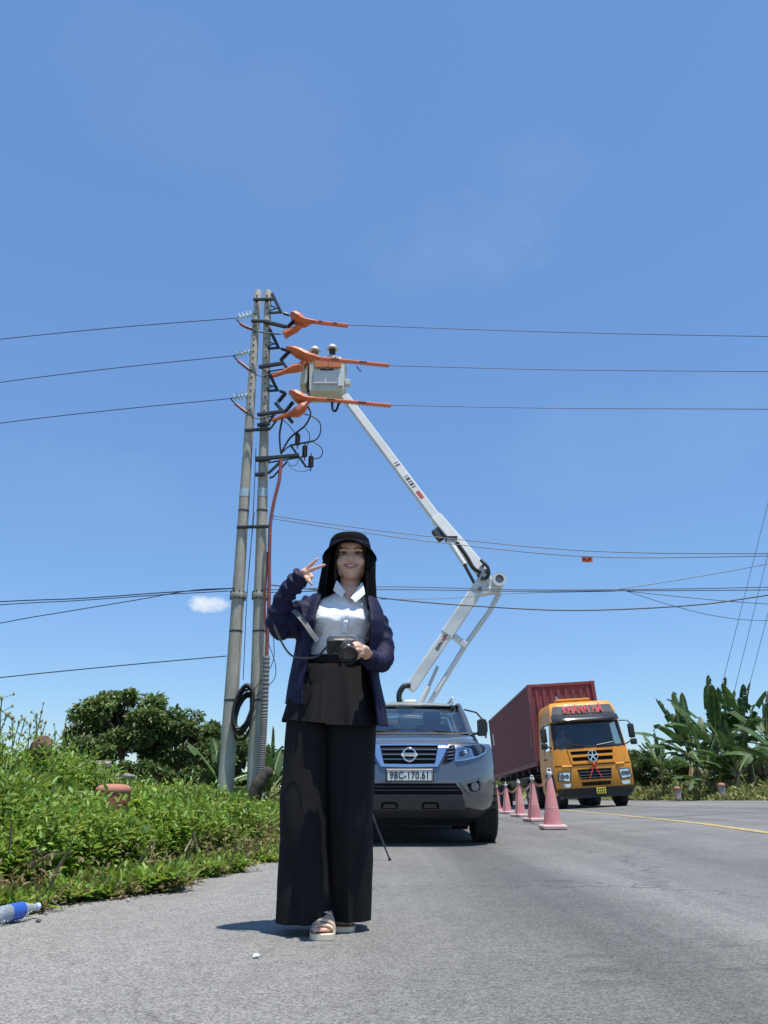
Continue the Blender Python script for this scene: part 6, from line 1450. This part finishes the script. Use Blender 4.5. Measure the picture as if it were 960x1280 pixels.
sleeve([W(402, 756, .03), W(388, 763, .02), W(368, 776, -.02), W(352, 782, -.045), W(349, 770, -.075), W(356, 746, -.10), W(368, 730, -.12), W(379, 718, -.137)], [.058, .072, .076, .064, .054, .044, .046, .043], .0045, .3)
sleeve([W(458, 760, .03), W(468.5, 774, .02), W(477.5, 795, .0), W(480, 818, -.03), W(476, 827, -.08), W(467, 826.5, -.15), W(458.5, 820, -.20)], [.046, .052, .049, .048, .047, .042, .036], .0035, 1.4)
jacket = wrem(jk, 'jacket', 'navy', .0055, 2)
# lace edge down the front opening
for pts in ([(391.5, 775, -.137), (391, 792, -.122), (387, 812, -.112), (383, 830, -.108), (379, 850, -.116), (378, 868, -.124), (378, 880, -.128)], [(464.5, 845, -.11), (466.5, 850, -.115), (469.5, 868, -.124), (471, 880, -.128), (473.5, 905, -.132)]):
    q = bez([W(x, y, d_-.004) for x, y, d_ in pts], 8); wb(MB().tube(q, [.0035+.002*(i % 2) for i in range(len(q))], 6), 'edge_trim', 'navy', jacket)
# ---- camera held at the waist and its strap
def make_camera():
    c = W(424.5, 806, -.255); t = thing('camera', 'black camera with large lens held at the waist of woman', 'camera', c)
    y = Vector((.16, -.80, -.58)).normalized(); x = Vector((1, 0, -.10)); x = (x-y*x.dot(y)).normalized(); z = x.cross(y); Mx = Matrix((x, y, z)).transposed(); 
    lm = mat('lens_black', (.012, .012, .013), .3, coat=.3)
    Mx4 = Mx.to_4x4() @ Matrix.Scale(.9, 4)
    MB().box((.012, 0, 0), (.125, .05, .075), None, .012, 2).xf(Mx4).build('camera_body', M['black_plastic'], t, 40)
    MB().box((-.045, .015, -.002), (.035, .055, .078), None, .014, 2).xf(Mx4).build('hand_grip', M['rubber'], t, 40)
    MB().box((.022, .0, .048), (.052, .055, .035), None, .012, 2).xf(Mx4).build('viewfinder_hump', M['black_plastic'], t, 40)
    MB().lathe([(.011, 0), (.011, .012)], (-.04, 0, .036), n=14).xf(Mx4).build('dial', M['dark_steel'], t, 40)
    ln = MB().lathe([(.034, .02), (.037, .03), (.037, .05), (.040, .055), (.040, .085), (.038, .09), (.042, .10), (.043, .122), (.039, .124), (.036, .112)], (.03, 0, -.004), (0, 1, 0), 28).xf(Mx4).build('lens_barrel', lm, t, 35)
    MB().lathe([(.036, .108), (.02, .114), (.003, .116)], (.03, 0, -.004), (0, 1, 0), 28).xf(Mx4).build('front_glass', mat('front_glass', (.01, .012, .02), .04, coat=1), ln, 50)
    for q in (.06, .068, .076): MB().lathe([(.041, q), (.0415, q+.003), (.041, q+.005)], (.03, 0, -.004), (0, 1, 0), 28, caps=False).xf(Mx4).build('focus_ring', M['rubber'], ln, 30)
make_camera()
def ribbon(pts, wd, nrm, thick=.002):
    q = bez(pts, 8); mb = MB(); rings = []; nrm = Vector(nrm).normalized()
    for i, p_ in enumerate(q):
        t_ = (q[min(i+1, len(q)-1)]-q[max(i-1, 0)]).normalized(); s_ = t_.cross(nrm).normalized()*wd/2; n_ = nrm*thick; rings.append([p_-s_, p_+s_, p_+s_+n_, p_-s_+n_])
    mb.loft(rings, True, True, True); return mb
strap = thing('camera_strap', 'black and grey camera strap looped over the raised forearm', 'camera strap', W(415, 800, -.23))
ribbon([W(415.5, 798, -.245), W(408, 809, -.23), W(397, 820, -.2), W(383, 822.5, -.185), W(364, 819, -.16), W(350, 799, -.14), W(341, 776, -.115), W(339, 764, -.10)], .009, (0, -1, .2)).build('thin_strap', M['black_plastic'], strap, 40, world=True)
ribbon([W(366.5, 763, -.115), W(372, 768, -.135), W(381, 779, -.15), W(390, 792, -.155), W(397, 801, -.15)], .024, (.3, -1, .3)).build('neck_band', mat('strap_grey', (.16, .16, .155), .7, var=.2, scale=30), strap, 40, world=True)

# ---------------------------------------------------------------- workers in the bucket and the lorry driver
def figure(root, J, skin, shirt_m, pants_m, scale=1.0, par_world=True, vox=.016):
    """joints in world coordinates -> continuous body, shirt, trousers"""
    bb = MB(); v = lambda k: Vector(J[k])
    h = v('head'); bb.ell(h, (.075, .09, .11), 14, 10); bb.ell(h+Vector((0, -.03, -.06)), (.05, .055, .055), 12, 8); bb.tube([h+Vector((0, -.085, .01)), h+Vector((0, -.105, -.02))], [.012, .016], 8)
    for s in (-1, 1): bb.ell(h+Vector((s*.076, .01, -.01)), (.012, .02, .032), 8, 6)
    bb.tube([h+Vector((0, .01, -.06)), v('neck')], [.055, .06], 10)
    bb.tube([v('neck'), v('chest'), v('waist'), v('pelvis')], [.10, .15, .135, .14], 14)
    for s in ('l', 'r'):
        bb.tube([v('sh_'+s), v('el_'+s), v('wr_'+s)], [.055, .042, .03], 10)
        w_ = v('wr_'+s); d_ = (w_-v('el_'+s)).normalized(); bb.tube([w_, w_+d_*.07], [.032, .038], 8, flat=.6)
        sd_ = d_.orthogonal().normalized()
        for q in range(4): bb.tube([w_+d_*.06+sd_*(q-1.5)*.019, w_+d_*.11+sd_*(q-1.5)*.021, w_+d_*.14+sd_*(q-1.5)*.019+Vector((0, 0, -.015))], [.0095, .009, .0075], 6)
        bb.tube([w_+d_*.02+sd_*.03, w_+d_*.05+sd_*.055, w_+d_*.08+sd_*.06], [.012, .011, .009], 6)
        bb.tube([v('hip_'+s), v('kn_'+s), v('an_'+s)], [.09, .062, .045], 10); a_ = v('an_'+s); bb.tube([a_+Vector((0, .05, -.05)), a_+Vector((0, -.14, -.06))], [.045, .04], 8)
    me = remesh(bb, vox*.55, 2); me.transform(Matrix.Translation(-rootloc(root))); me.materials.append(skin); me.name = 'body'; bo = link('body', me, root)
    ss = MB(); ss.tube([v('neck')-Vector((0, 0, .01)), v('neck')-Vector((0, 0, .05)), v('chest'), v('waist'), v('pelvis')], [.08, .145, .172, .16, .165], 16)
    for s in ('l', 'r'): ss.tube([v('sh_'+s), v('sh_'+s).lerp(v('el_'+s), .5), v('el_'+s), v('wr_'+s)-(v('wr_'+s)-v('el_'+s))*.04], [.075, .066, .055, .044], 12)
    me = remesh(ss, vox*.7, 3); me.transform(Matrix.Translation(-rootloc(root))); me.materials.append(shirt_m); me.name = 'shirt'; link('shirt', me, root)
    tt = MB(); tt.tube([v('pelvis')+Vector((0, 0, .06)), v('pelvis')-Vector((0, 0, .06))], [.165, .16], 14)
    for s in ('l', 'r'): tt.tube([v('hip_'+s), v('kn_'+s), v('an_'+s)], [.108, .082, .07], 12)
    me = remesh(tt, vox*.7, 3); me.transform(Matrix.Translation(-rootloc(root))); me.materials.append(pants_m); me.name = 'trousers'; link('trousers', me, root)
    return bo
def joints(head, lean=(0, 0), face=0., hands=None):
    """crouched standing pose under a given head position"""
    h = Vector(head); n_ = h+Vector((0, .02, -.16)); c = h+Vector((lean[0], .03, -.36)); wst = h+Vector((lean[0]*1.5, .06, -.58)); pv = h+Vector((lean[0]*1.8, .1, -.74))
    J = dict(head=h, neck=n_, chest=c, waist=wst, pelvis=pv)
    for s, k in ((-1, 'l'), (1, 'r')):
        J['sh_'+k] = n_+Vector((s*.17, .01, -.07)); J['el_'+k] = n_+Vector((s*.26, -.08, -.32)); J['wr_'+k] = n_+Vector((s*.15, -.28, -.30))
        J['hip_'+k] = pv+Vector((s*.09, 0, -.04)); J['kn_'+k] = pv+Vector((s*.11, -.17, -.30)); J['an_'+k] = pv+Vector((s*.11, .02, -.55))
    if hands:
        for k, p_ in hands.items(): J['wr_'+k] = Vector(p_); J['el_'+k] = J['sh_'+k].lerp(Vector(p_), .5)+Vector((0, .06, -.1))
    return J
M['helmet'] = mat('helmet_white', (.78, .78, .76), .3, coat=.4, var=.03)
M['work_orange'] = mat('work_orange', (.42, .12, .045), .8, var=.15); M['work_pale'] = mat('work_pale', (.50, .48, .40), .8, var=.15); M['work_dark'] = mat('work_dark', (.03, .035, .045), .8)
M['strap_dark'] = mat('strap_dark', (.03, .03, .03), .7)
for (hp_, sm_, lab, tint) in ((P(393.5, 440.5, YK+.30), 'work_orange', 'left lineman in white helmet, head just above bucket rim', 'skin_b'), (P(415.5, 438, YK+.34), 'work_pale', 'right lineman in white helmet, turned away with dark face covering', 'skin_b')):
    fl = bc.z+.07; t = thing('person', lab, 'person', (hp_.x, hp_.y, fl), group='linemen in the bucket'); J = joints(hp_)
    for k in ('l', 'r'):
        J['an_'+k] = Vector((J['pelvis'].x+(.11 if k == 'r' else -.11), J['pelvis'].y+.03, fl+.08)); J['kn_'+k] = Vector((J['an_'+k].x, J['an_'+k].y-.16, (fl+J['pelvis'].z)/2))
    bo = figure(t, J, M[tint], M[sm_], M['work_dark'])
    hm = MB().lathe([(.118, -.01), (.112, .0), (.112, .03), (.098, .08), (.065, .115), (.02, .128)], hp_+Vector((0, 0, .04)), n=22, sy=1.15).build('helmet', M['helmet'], t, 50, world=True)
    MB().lathe([(.10, .028), (.148, .02), (.15, .014), (.10, .016)], hp_+Vector((0, -.015, .01)), n=22, sy=1.12).build('helmet_brim', M['helmet'], hm, 50, world=True)
    MB().tube([hp_+Vector((-.08, -.02, .02)), hp_+Vector((-.07, -.05, -.09)), hp_+Vector((0, -.075, -.125)), hp_+Vector((.07, -.05, -.09)), hp_+Vector((.08, -.02, .02))], .008, 5).build('chin_strap', M['strap_dark'], hm, 60, world=True)
    if sm_ == 'work_pale':
        fm = MB(); fm.loft([[hp_+Vector((.085*math.sin(a), .012-.108*math.cos(a), z)) for a in [R(-85+17*i) for i in range(11)]] for z in (-.15, -.09, -.02, .02)], closed=False); fm.build('face_cover', M['strap_dark'], t, 60, world=True)
bpy.context.view_layer.update()
LM = lorry_o.matrix_world
hd_ = LM @ Vector((-.55, 1.12, 2.28)); t = thing('person', 'lorry driver in pinkish shirt behind the windscreen', 'person', (hd_.x, hd_.y, hd_.z-.95)); J = joints(hd_)
for s, k in ((-1, 'l'), (1, 'r')):
    pv = J['pelvis']; J['kn_'+k] = pv+Vector((s*.14, -.36, .02)); J['an_'+k] = pv+Vector((s*.14, -.36, -.38)); J['wr_'+k] = J['neck']+Vector((s*.16, -.38, -.22)); J['el_'+k] = J['neck']+Vector((s*.25, -.14, -.32))
figure(t, J, M['skin_b'], mat('driver_shirt', (.55, .25, .22), .8), M['work_dark'])
